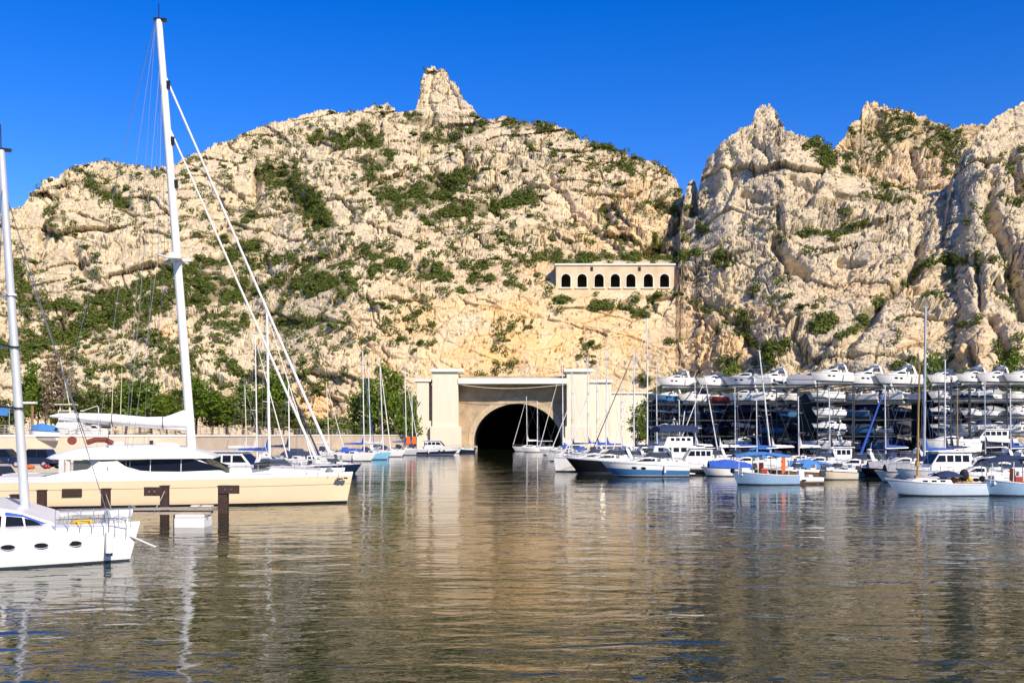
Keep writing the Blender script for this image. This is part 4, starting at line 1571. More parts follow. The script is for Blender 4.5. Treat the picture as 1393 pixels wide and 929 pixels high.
def cabin_cruiser(name, label, L=8.0, B=None, hm=WHITE, lower=None, stripe=None, arch=True, cat='motorboat', cover=None, bimini=None, group=None, engine=False, ports=2, hgt=1.0, rail=True, boot=None, fly=False, rake=None):
    """sports cruiser with raked screen"""
    e = empty(name, label=label, cat=cat, group=group)
    B = B or L * .34
    fb = (.75 + L * .055) * hgt
    H = Hull(L, B, fb * .80, fb * 1.15, .55, (L * .16 if rake is None else rake), .86, .84, 2.4, 1.2)
    hull_parts(e, H, hm, WHITE, stripe, boot, rub=GREYW, lower=lower)
    zc = fb * .92
    prof = [(-.12 * L, zc - .1), (-.13 * L, zc + .62), (-.05 * L, zc + .72), (.03 * L, zc + .66), (.16 * L, zc + .32), (.38 * L, zc + .18), (.40 * L, zc)]
    mb = MB()
    hw = mb.body(prof, B * .38, .22, zc, (.05 * L, .4 * L, .42))
    c = obj('cabin', mb, WHITE, e, bevel=.06)
    for s in (1, -1):
        mb = MB()
        mb.plate([(-.10 * L, zc + .30), (-.10 * L, zc + .55), (.02 * L, zc + .56), (.12 * L, zc + .30)], hw, .014, s)
        obj('window', mb, GLASS, c)
    # wrap round windscreen
    zs = zc + .66
    mb = MB()
    b = B * .36
    ring0 = [(.02 * L - .30 * L * (abs(q) ** 3), b * q * .98, zs - .02) for q in np.linspace(-1, 1, 9)]
    ring1 = [(-.06 * L - .24 * L * (abs(q) ** 3), b * q * .90, zs + .48) for q in np.linspace(-1, 1, 9)]
    mb.loft([ring0, ring1, [(x - .03, y * .98, z) for x, y, z in ring1], [(x - .03, y * .98, z) for x, y, z in ring0]], closed=False)
    if not fly:
        w = obj('windscreen', mb, GREYGL, e)
        mb = MB().tube(ring1, .028, 6)
        obj('screen_frame', mb, STEEL, w)
    # cockpit sides and seats
    mb = MB()
    for s in (1, -1):
        mb.bx(-.48 * L, -.12 * L, s * B * .37 - .1, s * B * .37 + .1, zc - .2, zc + .26)
    mb.bx(-.49 * L, -.44 * L, -B * .37, B * .37, zc - .2, zc + .26)
    obj('cockpit_side', mb, WHITE, e, bevel=.05)
    mb = MB()
    mb.bx(-.43 * L, -.37 * L, -B * .30, B * .30, zc - .15, zc + .36)
    mb.bx(-.22 * L, -.17 * L, B * .05, B * .28, zc - .15, zc + .62)
    mb.bx(-.22 * L, -.17 * L, -B * .28, -B * .05, zc - .15, zc + .62)
    obj('seat', mb, OFFW, e, bevel=.05)
    if arch:
        mb = MB()
        za = zc + 1.35
        pr = [(-.33 * L, -B * .40, zc + .1), (-.27 * L, -B * .37, za - .15), (-.265 * L, -B * .30, za), (-.265 * L, B * .30, za), (-.27 * L, B * .37, za - .15), (-.33 * L, B * .40, zc + .1)]
        mb.tube(pr, .10, 6, flat=1.8)
        a = obj('radar_arch', mb, WHITE, e, smooth=True)
        mb = MB()
        mb.ellipsoid((-.265 * L, 0, za + .2), (.26, .26, .11))
        mb.tube([(-.265 * L, .4, za), (-.29 * L, .4, za + .9)], .015, 4)
        obj('radar', mb, WHITE, a, smooth=True)
    if bimini:
        zb = zc + 1.55
        rings = []
        for i in range(6):
            u = i / 5
            x = -.46 * L + (.38 * L) * u
            rings.append([(x, B * .40 * q, zb + .10 * math.sin(math.pi * u) - .14 * q * q) for q in np.linspace(-1, 1, 7)])
        lo = [[(x, y, z - .03) for x, y, z in rg] for rg in rings]
        mb = MB().loft(rings, closed=False).loft(lo, closed=False)
        bm_ = obj('bimini', mb, bimini, e, smooth=True)
        mb = MB()
        for s in (1, -1):
            for xx in (-.44, -.12):
                mb.tube([(-.28 * L, s * B * .38, zc + .1), (xx * L, s * B * .385, zb - .1)], .018, 5)
        obj('bimini_frame', mb, STEEL, bm_)
    if cover:
        rings = []
        for i in range(8):
            u = i / 7
            x = -.48 * L + .46 * L * u
            hh = zc + .35 + .75 * math.sin(math.pi * min(1, .12 + .75 * u)) + .05 * math.sin(i * 2.1)
            rings.append([(x, B * .42 * q, zc + .2 + (hh - zc - .2) * (1 - abs(q) ** 2.4)) for q in np.linspace(-1, 1, 9)])
        obj('cockpit_cover', MB().loft(rings, closed=False, caps=False), cover, e, smooth=True)
    if fly:
        pr2 = [(-.34 * L, zc + .1), (-.36 * L, zc + 1.5), (.02 * L, zc + 1.55), (.13 * L, zc + .5), (.13 * L, zc + .1)]
        mb = MB()
        hw2 = mb.body(pr2, B * .37, .12, zc)
        wh = obj('wheelhouse', mb, WHITE, e, bevel=.07)
        for s in (1, -1):
            for k in range(4):
                a = -.32 * L + .092 * L * k
                b = a + .075 * L
                obj('house_window', MB().plate([(a, zc + .78), (a, zc + 1.3), (b, zc + 1.3), (b + (.05 * L if k == 3 else 0), zc + .78)], hw2, .014, s), GLASS, wh)
        mb = MB()
        mb.add([(.125 * L, -B * .31, zc + .62), (.125 * L, B * .31, zc + .62), (.04 * L, B * .28, zc + 1.42), (.04 * L, -B * .28, zc + 1.42)], [(0, 1, 2, 3)])
        obj('front_window', mb, GLASS, wh)
        mb = MB().bx(-.40 * L, .05 * L, -B * .37, B * .37, zc + 1.555, zc + 1.63)
        obj('house_roof', mb, WHITE, wh, bevel=.03)
    for s in (1, -1):
        for k in range(ports):
            t = .55 + .11 * k
            q = H.pt(t, .32, s, .008)
            q2 = H.pt(t + .05, .32, s, .008)
            mb = MB()
            d = (q2 - q).normalized()
            up = (H.pt(t, .22, s, .008) - H.pt(t, .42, s, .008)).normalized()
            pts = [q + d * .26 * math.cos(a) + up * .12 * math.sin(a) for a in np.linspace(0, 2 * math.pi, 12, endpoint=False)]
            out = Vector((0, s * .012, 0))
            mb.loft([[p - out for p in pts], [p + out for p in pts]], closed=True, caps=True)
            obj('porthole', mb, GLASS, e)
    if rail:
        obj('bow_rail', H.rail(.45, .5, .98, 6, .015), STEEL, e)
    mb = MB()
    mb.box((-L / 2 - .3, 0, .28), (.62, B * .66, .1))
    obj('swim_platform', mb, OFFW, e, bevel=.03)
    if engine:
        outboard(e, -L / 2 - .05, fb * .75, 1.1)
    fender(e, H, .3, 1)
    fender(e, H, .3, -1)
    return e


def open_boat(name, label, L=6.0, hm=WHITE, lower=None, cover=None, group=None, console=True, stripe=None, dm=None, cat='motorboat', motor=True, screen=True, boot=None):
    """small open runabout"""
    e = empty(name, label=label, cat=cat, group=group)
    B = L * .37
    fb = .62 + L * .04
    H = Hull(L, B, fb * .82, fb * 1.12, .42, L * .13, .88, .85, 2.5, 1.2)
    hull_parts(e, H, hm, dm or OFFW, stripe, boot, rub=RUBBER, lower=lower)
    zc = fb * .9
    if cover:
        rings = []
        for i in range(9):
            u = i / 8
            t = .03 + .82 * u
            hh = .25 + .55 * math.sin(math.pi * (.15 + .65 * u)) + .04 * math.sin(i * 1.7)
            w_ = H.hw(t) * .98
            rings.append([(H.x(t), w_ * q, H.h(t) + hh * (1 - abs(q) ** 2.2)) for q in np.linspace(-1, 1, 9)])
        obj('boat_cover', MB().loft(rings, closed=False), cover, e, smooth=True)
    else:
        mb = MB()
        for s in (1, -1):
            mb.bx(-.46 * L, .12 * L, s * B * .38 - .08, s * B * .38 + .08, zc - .2, zc + .18)
        mb.bx(-.48 * L, -.42 * L, -B * .38, B * .38, zc - .2, zc + .18)
        obj('cockpit_side', mb, WHITE, e, bevel=.04)
        prof = [(.06 * L, zc - .1), (.04 * L, zc + .42), (.12 * L, zc + .40), (.36 * L, zc + .16), (.38 * L, zc)]
        mb = MB()
        mb.body(prof, B * .36, .3, zc, (.06 * L, .38 * L, .45))
        obj('foredeck', mb, WHITE, e, bevel=.05)
        if console:
            mb = MB()
            mb.box((-.06 * L, 0, zc + .30), (.5, .7, .95), top=.85)
            c = obj('console', mb, WHITE, e, bevel=.05)
            mb = MB()
            mb.box((-.02 * L, 0, zc + .98), (.06, .66, .42), ry=R(-22))
            obj('console_screen', mb, GREYGL, c)
        mb = MB()
        mb.bx(-.36 * L, -.27 * L, -B * .3, B * .3, zc - .2, zc + .32)
        mb.bx(-.38 * L, -.36 * L, -B * .3, B * .3, zc - .2, zc + .62)
        obj('seat', mb, OFFW, e, bevel=.04)
        if screen:
            mb = MB()
            r0 = [(.07 * L - .18 * L * abs(q) ** 3, B * .34 * q, zc + .40) for q in np.linspace(-1, 1, 7)]
            r1 = [(.01 * L - .16 * L * abs(q) ** 3, B * .31 * q, zc + .74) for q in np.linspace(-1, 1, 7)]
            mb.loft([r0, r1, [(x - .02, y, z) for x, y, z in r1], [(x - .02, y, z) for x, y, z in r0]], closed=False)
            obj('windscreen', mb, GREYGL, e)
        obj('bow_rail', H.rail(.32, .6, .98, 4, .014), STEEL, e)
    if motor:
        outboard(e, -L / 2 - .02, fb * .72, 1.0)
    return e


def put(e, px, wl, heading, Y=None, z=0.0):
    Y = Y or wl_dist(wl)
    e.location = (wx(px, Y), Y, z)
    e.rotation_euler = (0, 0, R(heading))
    return e


class Frame:
    """local frame of a boat: turns a photograph pixel at side offset yy into local (x, z)"""

    def __init__(s, px, Y, yaw):
        s.c, s.s = math.cos(yaw), math.sin(yaw)
        s.Cx, s.Cy = wx(px, Y), Y

    def x(s, px, yy=0.0):
        k = (px - CX) / F
        return (k * (s.Cy + yy * s.c) - s.Cx + yy * s.s) / (s.c - k * s.s)

    def p(s, px, py, yy=0.0):
        x = s.x(px, yy)
        return Vector((x, yy, wz(py, s.Cy + x * s.s + yy * s.c)))

    def xz(s, px, py, yy=0.0):
        q = s.p(px, py, yy)
        return (q.x, q.z)


# ---------------------------------------------------------------- big beige catamaran
def big_catamaran():
    Y, yaw = 55.7, R(13)
    fr = Frame(232, Y, yaw)
    e = empty('sailing_catamaran', (wx(232, Y), Y, 0), yaw, 'large beige hulled sailing catamaran with white coachroof and very tall mast', 'catamaran')
    L = 20.6
    P = fr.p
    X = lambda px: fr.x(px, .6)
    XZ = lambda px, py: fr.xz(px, py, .7)
    hx = fr.x(480, .6) - L / 2
    H = Hull(L, 2.3, 1.55, 1.78, .5, .35, .85, .92, 3.2, 1.6)
    yo = 0.0
    for k, yy in enumerate((0.6, 8.2)):
        mb = H.mesh()
        mb.v = [(x + hx, y + yy, z) for x, y, z in mb.v]
        h = obj('hull', mb, BEIGE, e, smooth=True)
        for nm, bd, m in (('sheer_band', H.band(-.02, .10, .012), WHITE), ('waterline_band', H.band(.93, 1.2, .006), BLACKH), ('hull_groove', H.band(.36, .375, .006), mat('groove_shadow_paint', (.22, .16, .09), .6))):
            bd.v = [(x + hx, y + yy, z) for x, y, z in bd.v]
            obj(nm, bd, m, h)
        d = H.deck()
        d.v = [(x + hx, y + yy, z) for x, y, z in d.v]
        obj('side_deck', d, WHITE, h)
    # small fittings on the near hull's bow
    h0 = e.children[0]
    for px, py, w in ((462, 651, .34), (470, 650, .22)):
        mb = MB().box(tuple(P(px, py, .05)), (w, .3, .09))
        obj('bow_vent', mb, BLACKH, h0)
    mb = MB().box(tuple(P(98, 670, -.545)), (1.02, .06, .44))
    obj('hull_window', mb, mat('brown_port', (.05, .03, .02), .25), h0, bevel=.03)
    # bridge deck and foredeck
    mb = MB()
    mb.bx(hx - L * .47, X(330), 1.6, 7.3, .75, 1.62)
    obj('bridge_deck', mb, WHITE, e, bevel=.1)
    prof = [(X(310), 1.55), (X(310), 2.05), (X(370), 2.02), (X(440), 1.85), (X(446), 1.6)]
    mb = MB()
    mb.body(prof, 2.6, .1)
    mb.v = [(x, y + 4.4, z) for x, y, z in mb.v]
    obj('foredeck', mb, WHITE, e, bevel=.08)
    mb = MB().tube([(X(455), .7, 1.72), (X(455), 8.1, 1.72)], .14, 10)
    obj('front_crossbeam', mb, ALU, e, smooth=True)
    # saloon
    prof = [(X(60), 1.55), (X(75), 1.95), (X(155), 2.15), (X(125), 2.95), (X(285), 2.75), (X(318), 1.75), (X(318), 1.5)]
    prof = [(X(118), 1.5), (X(118), 2.72), (X(262), 2.72), (X(312), 1.70), (X(312), 1.5)]
    mb = MB()
    hw = mb.body(prof, 3.5, .22)
    off = 4.4
    mb.v = [(x, y + off, z) for x, y, z in mb.v]
    sal = obj('saloon', mb, WHITE, e, bevel=.08)
    HWo = lambda x, z: hw(x, z)
    for nm, pr in (('saloon_window', [XZ(158, 630), XZ(160, 627), XZ(203, 625), XZ(203, 641), XZ(190, 640), XZ(172, 635)]),
                   ('saloon_window', [XZ(204, 625), XZ(245, 624.5), XZ(245, 641.5), XZ(204, 641.2)]),
                   ('saloon_window', [XZ(246, 624.5), XZ(262, 624), XZ(266, 626), XZ(306, 638.5), XZ(298, 639.5), XZ(246, 641.5)]),
                   ('saloon_window', [XZ(134, 627), XZ(155, 626), XZ(150, 634), XZ(140, 633)])):
        for s in (-1, 1):
            mb = MB().plate(pr, HWo, .02, s)
            mb.v = [(x, y + off, z) for x, y, z in mb.v]
            obj(nm, mb, GLASS, sal)
    # front screen of the saloon
    mb = MB()
    a, b = (X(263.5), 2.70), (X(310), 1.76)
    mb.add([(a[0] + .03, off - 3.1, a[1]), (a[0] + .03, off + 3.1, a[1]), (b[0] + .03, off + 3.3, b[1]), (b[0] + .03, off - 3.3, b[1])], [(0, 1, 2, 3)])
    obj('front_window', mb, GLASS, sal)
    # aft cockpit side: white swoop and the posts under the roof
    mb = MB()
    pr = [(X(55), 1.5), XZ(57, 652), XZ(66, 647), XZ(95, 641), XZ(120, 638), XZ(135, 628), XZ(160, 627), XZ(175, 637), XZ(200, 642), XZ(320, 643), (X(330), 1.5)]
    mb.body(pr, .16)
    mb.v = [(x, y + .55, z) for x, y, z in mb.v]
    obj('cockpit_side', mb, WHITE, e, bevel=.03)
    for px, w in ((82, .14), (91, .1)):
        for yy in (1.0, 7.8):
            mb = MB().bx(X(px) - w, X(px) + w, yy - .1, yy + .1, 1.5, P(px, 624, 1).z)
            obj('roof_post', mb, GREYW, e)
    mb = MB()
    mb.bx(X(98), X(122), .95, .98, P(110, 641, .95).z, P(110, 626, .95).z)
    obj('side_screen', mb, GREYGL, e)
    # hard top
    rings = []
    for px, zu, zl, w in ((56, 622.5, 624, 2.6), (66, 617.5, 625, 3.2), (100, 609, 625, 3.75), (150, 605, 624.5, 3.85), (200, 605, 624, 3.85), (250, 609, 623.5, 3.7), (280, 617, 623.5, 3.3), (291, 622, 623.4, 2.8)):
        zu, zl = P(px, zu, .8).z, P(px, zl, .8).z
        rings.append([(X(px), off - w, zl), (X(px), off - w, zl + .3 * (zu - zl)), (X(px), off - w * .9, zl + .8 * (zu - zl)), (X(px), off - w * .6, zu), (X(px), off + w * .6, zu), (X(px), off + w * .9, zl + .8 * (zu - zl)), (X(px), off + w, zl + .3 * (zu - zl)), (X(px), off + w, zl)])
    top = obj('hard_top', MB().loft(rings, caps=True), WHITE, e, smooth=True)
    # things lashed on the roof
    mb = MB()
    mb.tube([tuple(P(118, 602, off - 1.4)), tuple(P(130, 598, off - 1.4)), tuple(P(143, 598, off - 1.4)), tuple(P(153, 603, off - 1.4))], .16, 7)
    obj('folded_cover', mb, BROWNC, top, smooth=True)
    mb = MB().tube([tuple(P(98, 599, off - 1.2)), tuple(P(98, 599, off - 1.0))], .26, 14)
    obj('life_ring', mb, BROWNC, top, smooth=True)
    for q_, r_ in (((161, 604, off - .6), (.35, .3, .2)), ((225, 606, off - .8), (.8, .4, .22))):
        obj('roof_pod', MB().ellipsoid(tuple(P(*q_)), r_), OFFW, top, smooth=True)
    mb = MB().box(tuple(P(206, 603, off - 1.2)), (.2, .2, .35))
    obj('winch', mb, BLACKH, top)
    # rig
    mbase = P(261, 612, off)
    mtop = P(216, 28, off)
    mb = MB().tube([mbase, mbase.lerp(mtop, .5), mbase.lerp(mtop, .85), mtop], .27, 12, .19)
    mast = obj('mast', mb, MASTW, e, smooth=True)
    mb = MB()
    mb.tube([mtop, mtop + Vector((0, 0, 1.0))], .03, 5)
    mb.tube([mtop + Vector((.2, 0, 0)), mtop + Vector((.3, .2, .3))], .02, 4)
    mb.box(tuple(mtop + Vector((.08, 0, .02))), (.75, .3, .16))
    obj('masthead', mb, BLACKH, mast)
    q = mbase.lerp(mtop, .442)
    mb = MB()
    mb.box(tuple(q + Vector((0, -.5, 0))), (.7, 1.6, .10))
    mb.box(tuple(q + Vector((.35, 0, .05))), (.9, .25, .14))
    mb.tube([q, q + Vector((-.9, -1.6, .06))], .06, 6)
    mb.tube([q, q + Vector((-.9, 1.6, .06))], .06, 6)
    mb.box(tuple(q + Vector((-.3, -.3, .25))), (.25, .25, .35))
    obj('spreader', mb, MASTW, mast)
    for u in (.85, .72, .62):
        mb = MB().box(tuple(mbase.lerp(mtop, u) + Vector((.27, -.05, 0))), (.22, .2, .5))
        obj('mast_fitting', mb, BLACKH, mast)
    # stays with furled sails running to the front beam
    h1 = mbase.lerp(mtop, .885)
    h2 = mbase.lerp(mtop, .765)
    b1 = P(447, 614, off)
    b2 = P(430, 624, off)
    b1.z, b2.z = max(b1.z, 1.8), max(b2.z, 1.8)
    for a, b, nm, r in ((b1, h1, 'furled_genoa', .105), (b2, h2, 'furled_staysail', .095)):
        d = b - a
        mb = MB().tube([a, a + d * .06, a + d * .5, b], r, 8, r * .55)
        obj(nm, mb, WHITEC, e, smooth=True)
    st = MB()
    for s in (-1, 1):
        st.tube([(X(175), off + s * 3.6, 2.0), q + Vector((-.9, s * 1.6, .06)), mbase.lerp(mtop, .9)], .013, 5)
        st.tube([(X(170), off + s * 3.6, 2.0), mbase.lerp(mtop, .93)], .013, 5)
    st.tube([(X(120), off - 1.5, 2.9), mtop + Vector((-.2, 0, -.3))], .013, 5)
    st.tube([(X(150), off + 1.5, 2.9), mtop + Vector((-.2, 0, -.5))], .013, 5)
    obj('standing_rigging', st, WIRE, e)
    mb = MB().tube([P(146, 640, .3), P(147, 600, 1.2), P(149, 575, off)], .025, 5)
    obj('mainsheet', mb, RUBBER, e)
    # boom with the lowered sail in its white bag
    rings = []
    for px, pyt, pyb in ((68, 565, 567), (80, 562, 569), (110, 561.5, 572.5), (150, 562.5, 576.5), (200, 567, 580), (225, 566.5, 581.5), (238, 562, 582), (250, 557.5, 583), (254, 558, 583)):
        a, b = P(px, pyt, off), P(px, pyb, off)
        c, r = (a + b) / 2, (a.z - b.z) / 2
        rings.append([c + Vector((0, math.cos(t_) * min(r, .32), math.sin(t_) * r)) for t_ in [2 * math.pi * j / 12 for j in range(12)]])
    bag = obj('sail_bag', MB().loft(rings, caps=True), WHITEC, e, smooth=True)
    mb = MB()
    a, b = P(80, 569.5, off), P(258, 584, off)
    mb.tube([a, b], .12, 8)
    obj('boom', mb, ALU, e, smooth=True)
    mb = MB()
    for px, p0, p1 in ((108, 561, 574), (153, 562, 578), (222, 566, 583)):
        a, b = P(px, p0, off), P(px, p1, off)
        c, r = (a + b) / 2, (a.z - b.z) / 2
        mb.tube([c + Vector((0, math.cos(t_) * .34, math.sin(t_) * r)) for t_ in np.linspace(0, 2 * math.pi, 13)], .025, 4)
    obj('bag_strap', mb, BLACKC, bag)
    st = MB()
    st.tube([P(82, 565, off), mtop + Vector((-.25, 0, -.2))], .018, 4)
    obj('topping_lift', st, WIRE, e)
    rail = MB()
    for yy in (-.35,):
        pts = []
        for i in range(9):
            u = i / 8
            x = X(335) + (X(465) - X(335)) * u
            rail.tube([(x, yy + .15, 1.72), (x, yy + .15, 2.3)], .018, 5)
            pts.append((x, yy + .15, 2.3))
        rail.tube(pts, .012, 4)
    obj('guard_rail', rail, STEEL, e)
    mb = MB()
    mb.box(tuple(P(357, 632, 1.9)), (1.0, .8, .35), ry=R(-8))
    obj('deck_hatch', mb, BLACKH, e, bevel=.04)


big_catamaran()


# ---------------------------------------------------------------- near white catamaran (only its forward part is in view)
def near_catamaran():
    Y, yaw = 29.4, R(23)
    fr = Frame(0, Y, yaw)
    e = empty('white_catamaran', (wx(0, Y), Y, 0), yaw, 'white sailing catamaran bow with oval portholes and blue edged cabin window', 'catamaran')
    P = fr.p
    X = lambda px: fr.x(px, .1)
    XZ = lambda px, py: fr.xz(px, py, .9)
    L = 12.2
    hx = fr.x(190, .9) - L / 2
    for k, yy in enumerate((0.9, 6.4)):
        H = Hull(L, 1.7, 1.05, 1.16, .4, .30, .8, .92, 3.0, 1.3)
        mb = H.mesh()
        mb.v = [(x + hx, y + yy, z) for x, y, z in mb.v]
        h = obj('hull', mb, WHITE, e, smooth=True)
        for nm, bd, m in (('waterline_band', H.band(.95, 1.2, .006), ANTIF), ('hull_groove', H.band(.255, .265, .004), GREYW)):
            bd.v = [(x + hx, y + yy, z) for x, y, z in bd.v]
            obj(nm, bd, m, h)
        d = H.deck(.03, .10)
        d.v = [(x + hx, y + yy, z) for x, y, z in d.v]
        obj('side_deck', d, WHITE, h)
        if k == 0:
            for px in (-40, 12, 58, 105):
                t = .5 + (X(px) - hx) / L
                c = H.pt(t, .42, -1, .006) + Vector((hx, yy, 0))
                mb = MB()
                pts = [c + Vector((.19 * math.cos(a), 0, .075 * math.sin(a))) for a in np.linspace(0, 6.283, 16, endpoint=False)]
                mb.loft([[p + Vector((0, -.02, 0)) for p in pts], [p + Vector((0, .05, 0)) for p in pts]], caps=True)
                ph = obj('porthole', mb, GLASS, h)
                mb = MB().tube([c + Vector((.20 * math.cos(a), -.015, .085 * math.sin(a))) for a in np.linspace(0, 6.283, 17)], .012, 5)
                obj('porthole_rim', mb, ALU, ph)
            c = H.pt(.5 + (X(154) - hx) / L, .5, -1, .14) + Vector((hx, yy, -.02))
            mb = MB().tube([c + Vector((0, 0, .40)), c + Vector((0, 0, .34)), c + Vector((0, 0, -.26)), c + Vector((0, 0, -.33))], .11, 10)
            f = obj('fender', mb, WHITEC, e, smooth=True)
            mb = MB().tube([c + Vector((0, 0, -.24)), c + Vector((0, 0, -.335))], .115, 10)
            obj('fender_cap', mb, NAVY, f, smooth=True)
            mb = MB().tube([c + Vector((0, 0, .4)), c + Vector((0, .12, .85))], .012, 4)
            obj('fender_line', mb, RUBBER, f)
    mb = MB()
    mb.bx(X(-320), X(45), 1.3, 6.0, .55, 1.12)
    obj('bridge_deck', mb, WHITE, e, bevel=.08)
    off = 3.65
    prof = [(X(-260), 1.0), XZ(-255, 690), XZ(-100, 684), XZ(-10, 690), XZ(20, 695), XZ(74, 711), (X(78), 1.0)]
    mb = MB()
    hw = mb.body(prof, 2.75, .18, 1.0)
    mb.v = [(x, y + off, z) for x, y, z in mb.v]
    cab = obj('cabin', mb, WHITE, e, bevel=.07)
    for pr in ([XZ(7, 717), XZ(8, 702), XZ(30, 704), XZ(33, 716.5)], [XZ(35, 716.5), XZ(33, 704.5), XZ(46, 708.5), XZ(59, 714.5)], [XZ(-90, 716), XZ(-88, 700), XZ(2, 702), XZ(1, 717)]):
        for s in (-1, 1):
            mb = MB().plate(pr, hw, .015, s)
            mb.v = [(x, y + off, z) for x, y, z in mb.v]
            obj('cabin_window', mb, GLASS, cab)
    mb = MB()
    for s in (-1, 1):
        mb.plate([XZ(6, 701), XZ(7, 696.5), XZ(30, 700), XZ(64, 712), XZ(58, 713), XZ(32, 703)], hw, .018, s)
    mb.v = [(x, y + off, z) for x, y, z in mb.v]
    obj('window_edging', mb, BLUEC, cab)
    # mast of bare aluminium standing ahead of the cabin
    mbase, mtop = P(34.5, 694, off), P(1.5, 205, off)
    mb = MB().tube([mbase, mbase.lerp(mtop, .5), mtop], .15, 12, .115)
    mast = obj('mast', mb, ALU, e, smooth=True)
    mb = MB()
    mb.tube([mtop, mtop + Vector((-.02, 0, .85))], .02, 5)
    mb.tube([mtop, mtop + Vector((.35, 0, .05))], .015, 4)
    mb.box(tuple(mtop + Vector((.1, 0, .03))), (.4, .12, .1))
    obj('masthead', mb, BLACKH, mast)
    for u in (.285, .455, .60):
        q = mbase.lerp(mtop, u)
        mb = MB().box(tuple(q), (.36, .36, .06))
        mb.tube([q, q + Vector((-.5, -1.1, .05))], .03, 5)
        mb.tube([q, q + Vector((-.5, 1.1, .05))], .03, 5)
        obj('spreader', mb, BLACKH if u < .5 else ALU, mast)
    st = MB()
    st.tube([P(118, 600, off) , P(24, 330, off)], .016, 4)
    bow = Vector((X(150), off, 1.2))
    hnd = mbase.lerp(mtop, .9)
    st.tube([bow, hnd], .014, 4)
    for s in (-1, 1):
        st.tube([(X(-40), off + s * 2.9, 1.2), mbase.lerp(mtop, .92)], .014, 4)
    obj('standing_rigging', st, WIRE, e)
    mb = MB().tube([(X(150), .9, 1.18), (X(150), 6.4, 1.18)], .10, 8)
    obj('front_crossbeam', mb, ALU, e, smooth=True)
    # trampoline net between crossbeam and deck
    mb = MB()
    for i in range(16):
        x = X(48) + (X(149) - X(48)) * i / 15
        mb.tube([(x, 1.5, 1.12), (x, 5.8, 1.12)], .012, 4)
    for i in range(10):
        y = 1.5 + 4.3 * i / 9
        mb.tube([(X(45), y, 1.125), (X(149), y, 1.125)], .012, 4)
    obj('trampoline', mb, GREYC, e)
    rail = MB()
    pts = []
    for i in range(7):
        x = X(75) + (X(178) - X(75)) * i / 6
        rail.tube([(x, .2, 1.12), (x, .2, 1.72)], .016, 5)
        pts.append(Vector((x, .2, 1.72)))
    for z in (0, -.3):
        rail.tube([p + Vector((0, 0, z)) for p in pts], .014, 5)
    rail.tube([(X(178), .2, 1.72), (X(186), .9, 1.70), (X(178), 1.6, 1.72), (X(178), 1.6, 1.15)], .018, 5)
    obj('guard_rail', rail, STEEL, e)
    mb = MB()
    mb.ellipsoid((X(112), 1.0, 1.25), (.32, .2, .12))
    mb.ellipsoid((X(104), 1.1, 1.23), (.16, .16, .13))
    mb.tube([(X(104), .8, 1.25), (X(122), .85, 1.30)], .05, 6)
    obj('yellow_bundle', mb, YELLOW, e, smooth=True)
    mb = MB().tube([P(166, 724, .9), P(212, 744, .6)], .035, 6)
    obj('bow_pole', mb, GREYW, e, smooth=True)
    mb = MB()
    mb.ellipsoid((X(163), .9, 1.30), (.22, .18, .16))
    mb.box((X(158), .9, 1.22), (.5, .3, .2))
    obj('anchor_winch', mb, GREYW, e, smooth=True)
    # slack mooring lines from the bows to the piles
    inv = Matrix.Translation(e.location) @ Matrix.Rotation(yaw, 4, 'Z')
    inv = inv.inverted()
    for a, (px, py, wlp) in ((P(176, 718, .9), (144, 672, 697)), (P(182, 716, 6.0), (224, 668, 697))):
        b = inv @ at(px, py, wl_dist(wlp) - .25)
        pts = [Vector(a).lerp(b, i / 10) - Vector((0, 0, .35 * math.sin(math.pi * i / 10))) for i in range(11)]
        obj('mooring_line', MB().tube(pts, .018, 5), CREAM, e)


near_catamaran()

# ---------------------------------------------------------------- mooring piles and the float between the catamarans
def pile(px, ytop, ywl, plate, label, w=10):
    Y = wl_dist(ywl)
    ppm = F / Y
    e = empty('mooring_pile', (wx(px, Y), Y, 0), 0, label, 'mooring pile')
    h = wz(ytop, Y)
    mb = MB()
    r = w / ppm / 2
    mb.box((0, 0, h / 2 - .6), (2 * r, 2 * r, h + 1.2))
    obj('post', mb, RUST, e, bevel=.02)
    mb = MB()
    mb.box((0, 0, h - .03), (2 * r + .06, 2 * r + .06, .05))
    obj('post_cap', mb, RUST, e)
    if plate:
        x0, x1, y0, y1 = plate
        mb = MB()
        mb.bx((x0 - px) / ppm, (x1 - px) / ppm, -r - .06, -r - .003, wz(y1, Y), wz(y0, Y))
        b = obj('bracket', mb, RUST, e, bevel=.012)
        mb = MB()
        for u in (.3, .6):
            mb.tube([((x0 + (x1 - x0) * u - px) / ppm, -r - .1, wz((y0 + y1) / 2, Y)), ((x0 + (x1 - x0) * u - px) / ppm, -r - .05, wz((y0 + y1) / 2, Y))], .04, 8)
        obj('bolt', mb, STEEL, b)


pile(20, 672, 698, None, 'short rusty pile standing right by the bare aluminium mast', 9)
pile(57, 666, 698, None, 'plain rusty pile under the brown hull window of the beige catamaran', 10)
pile(144, 664, 697, None, 'slim plain rusty pile amidships of the beige catamaran', 10)
pile(224, 660, 697, (198, 223, 662, 674), 'rusty pile with its bracket plate pointing to the stern of the beige catamaran', 10)
pile(304, 660, 698, (300, 327.5, 659.5, 671), 'rusty pile with its bracket plate pointing to the bow of the beige catamaran', 12)

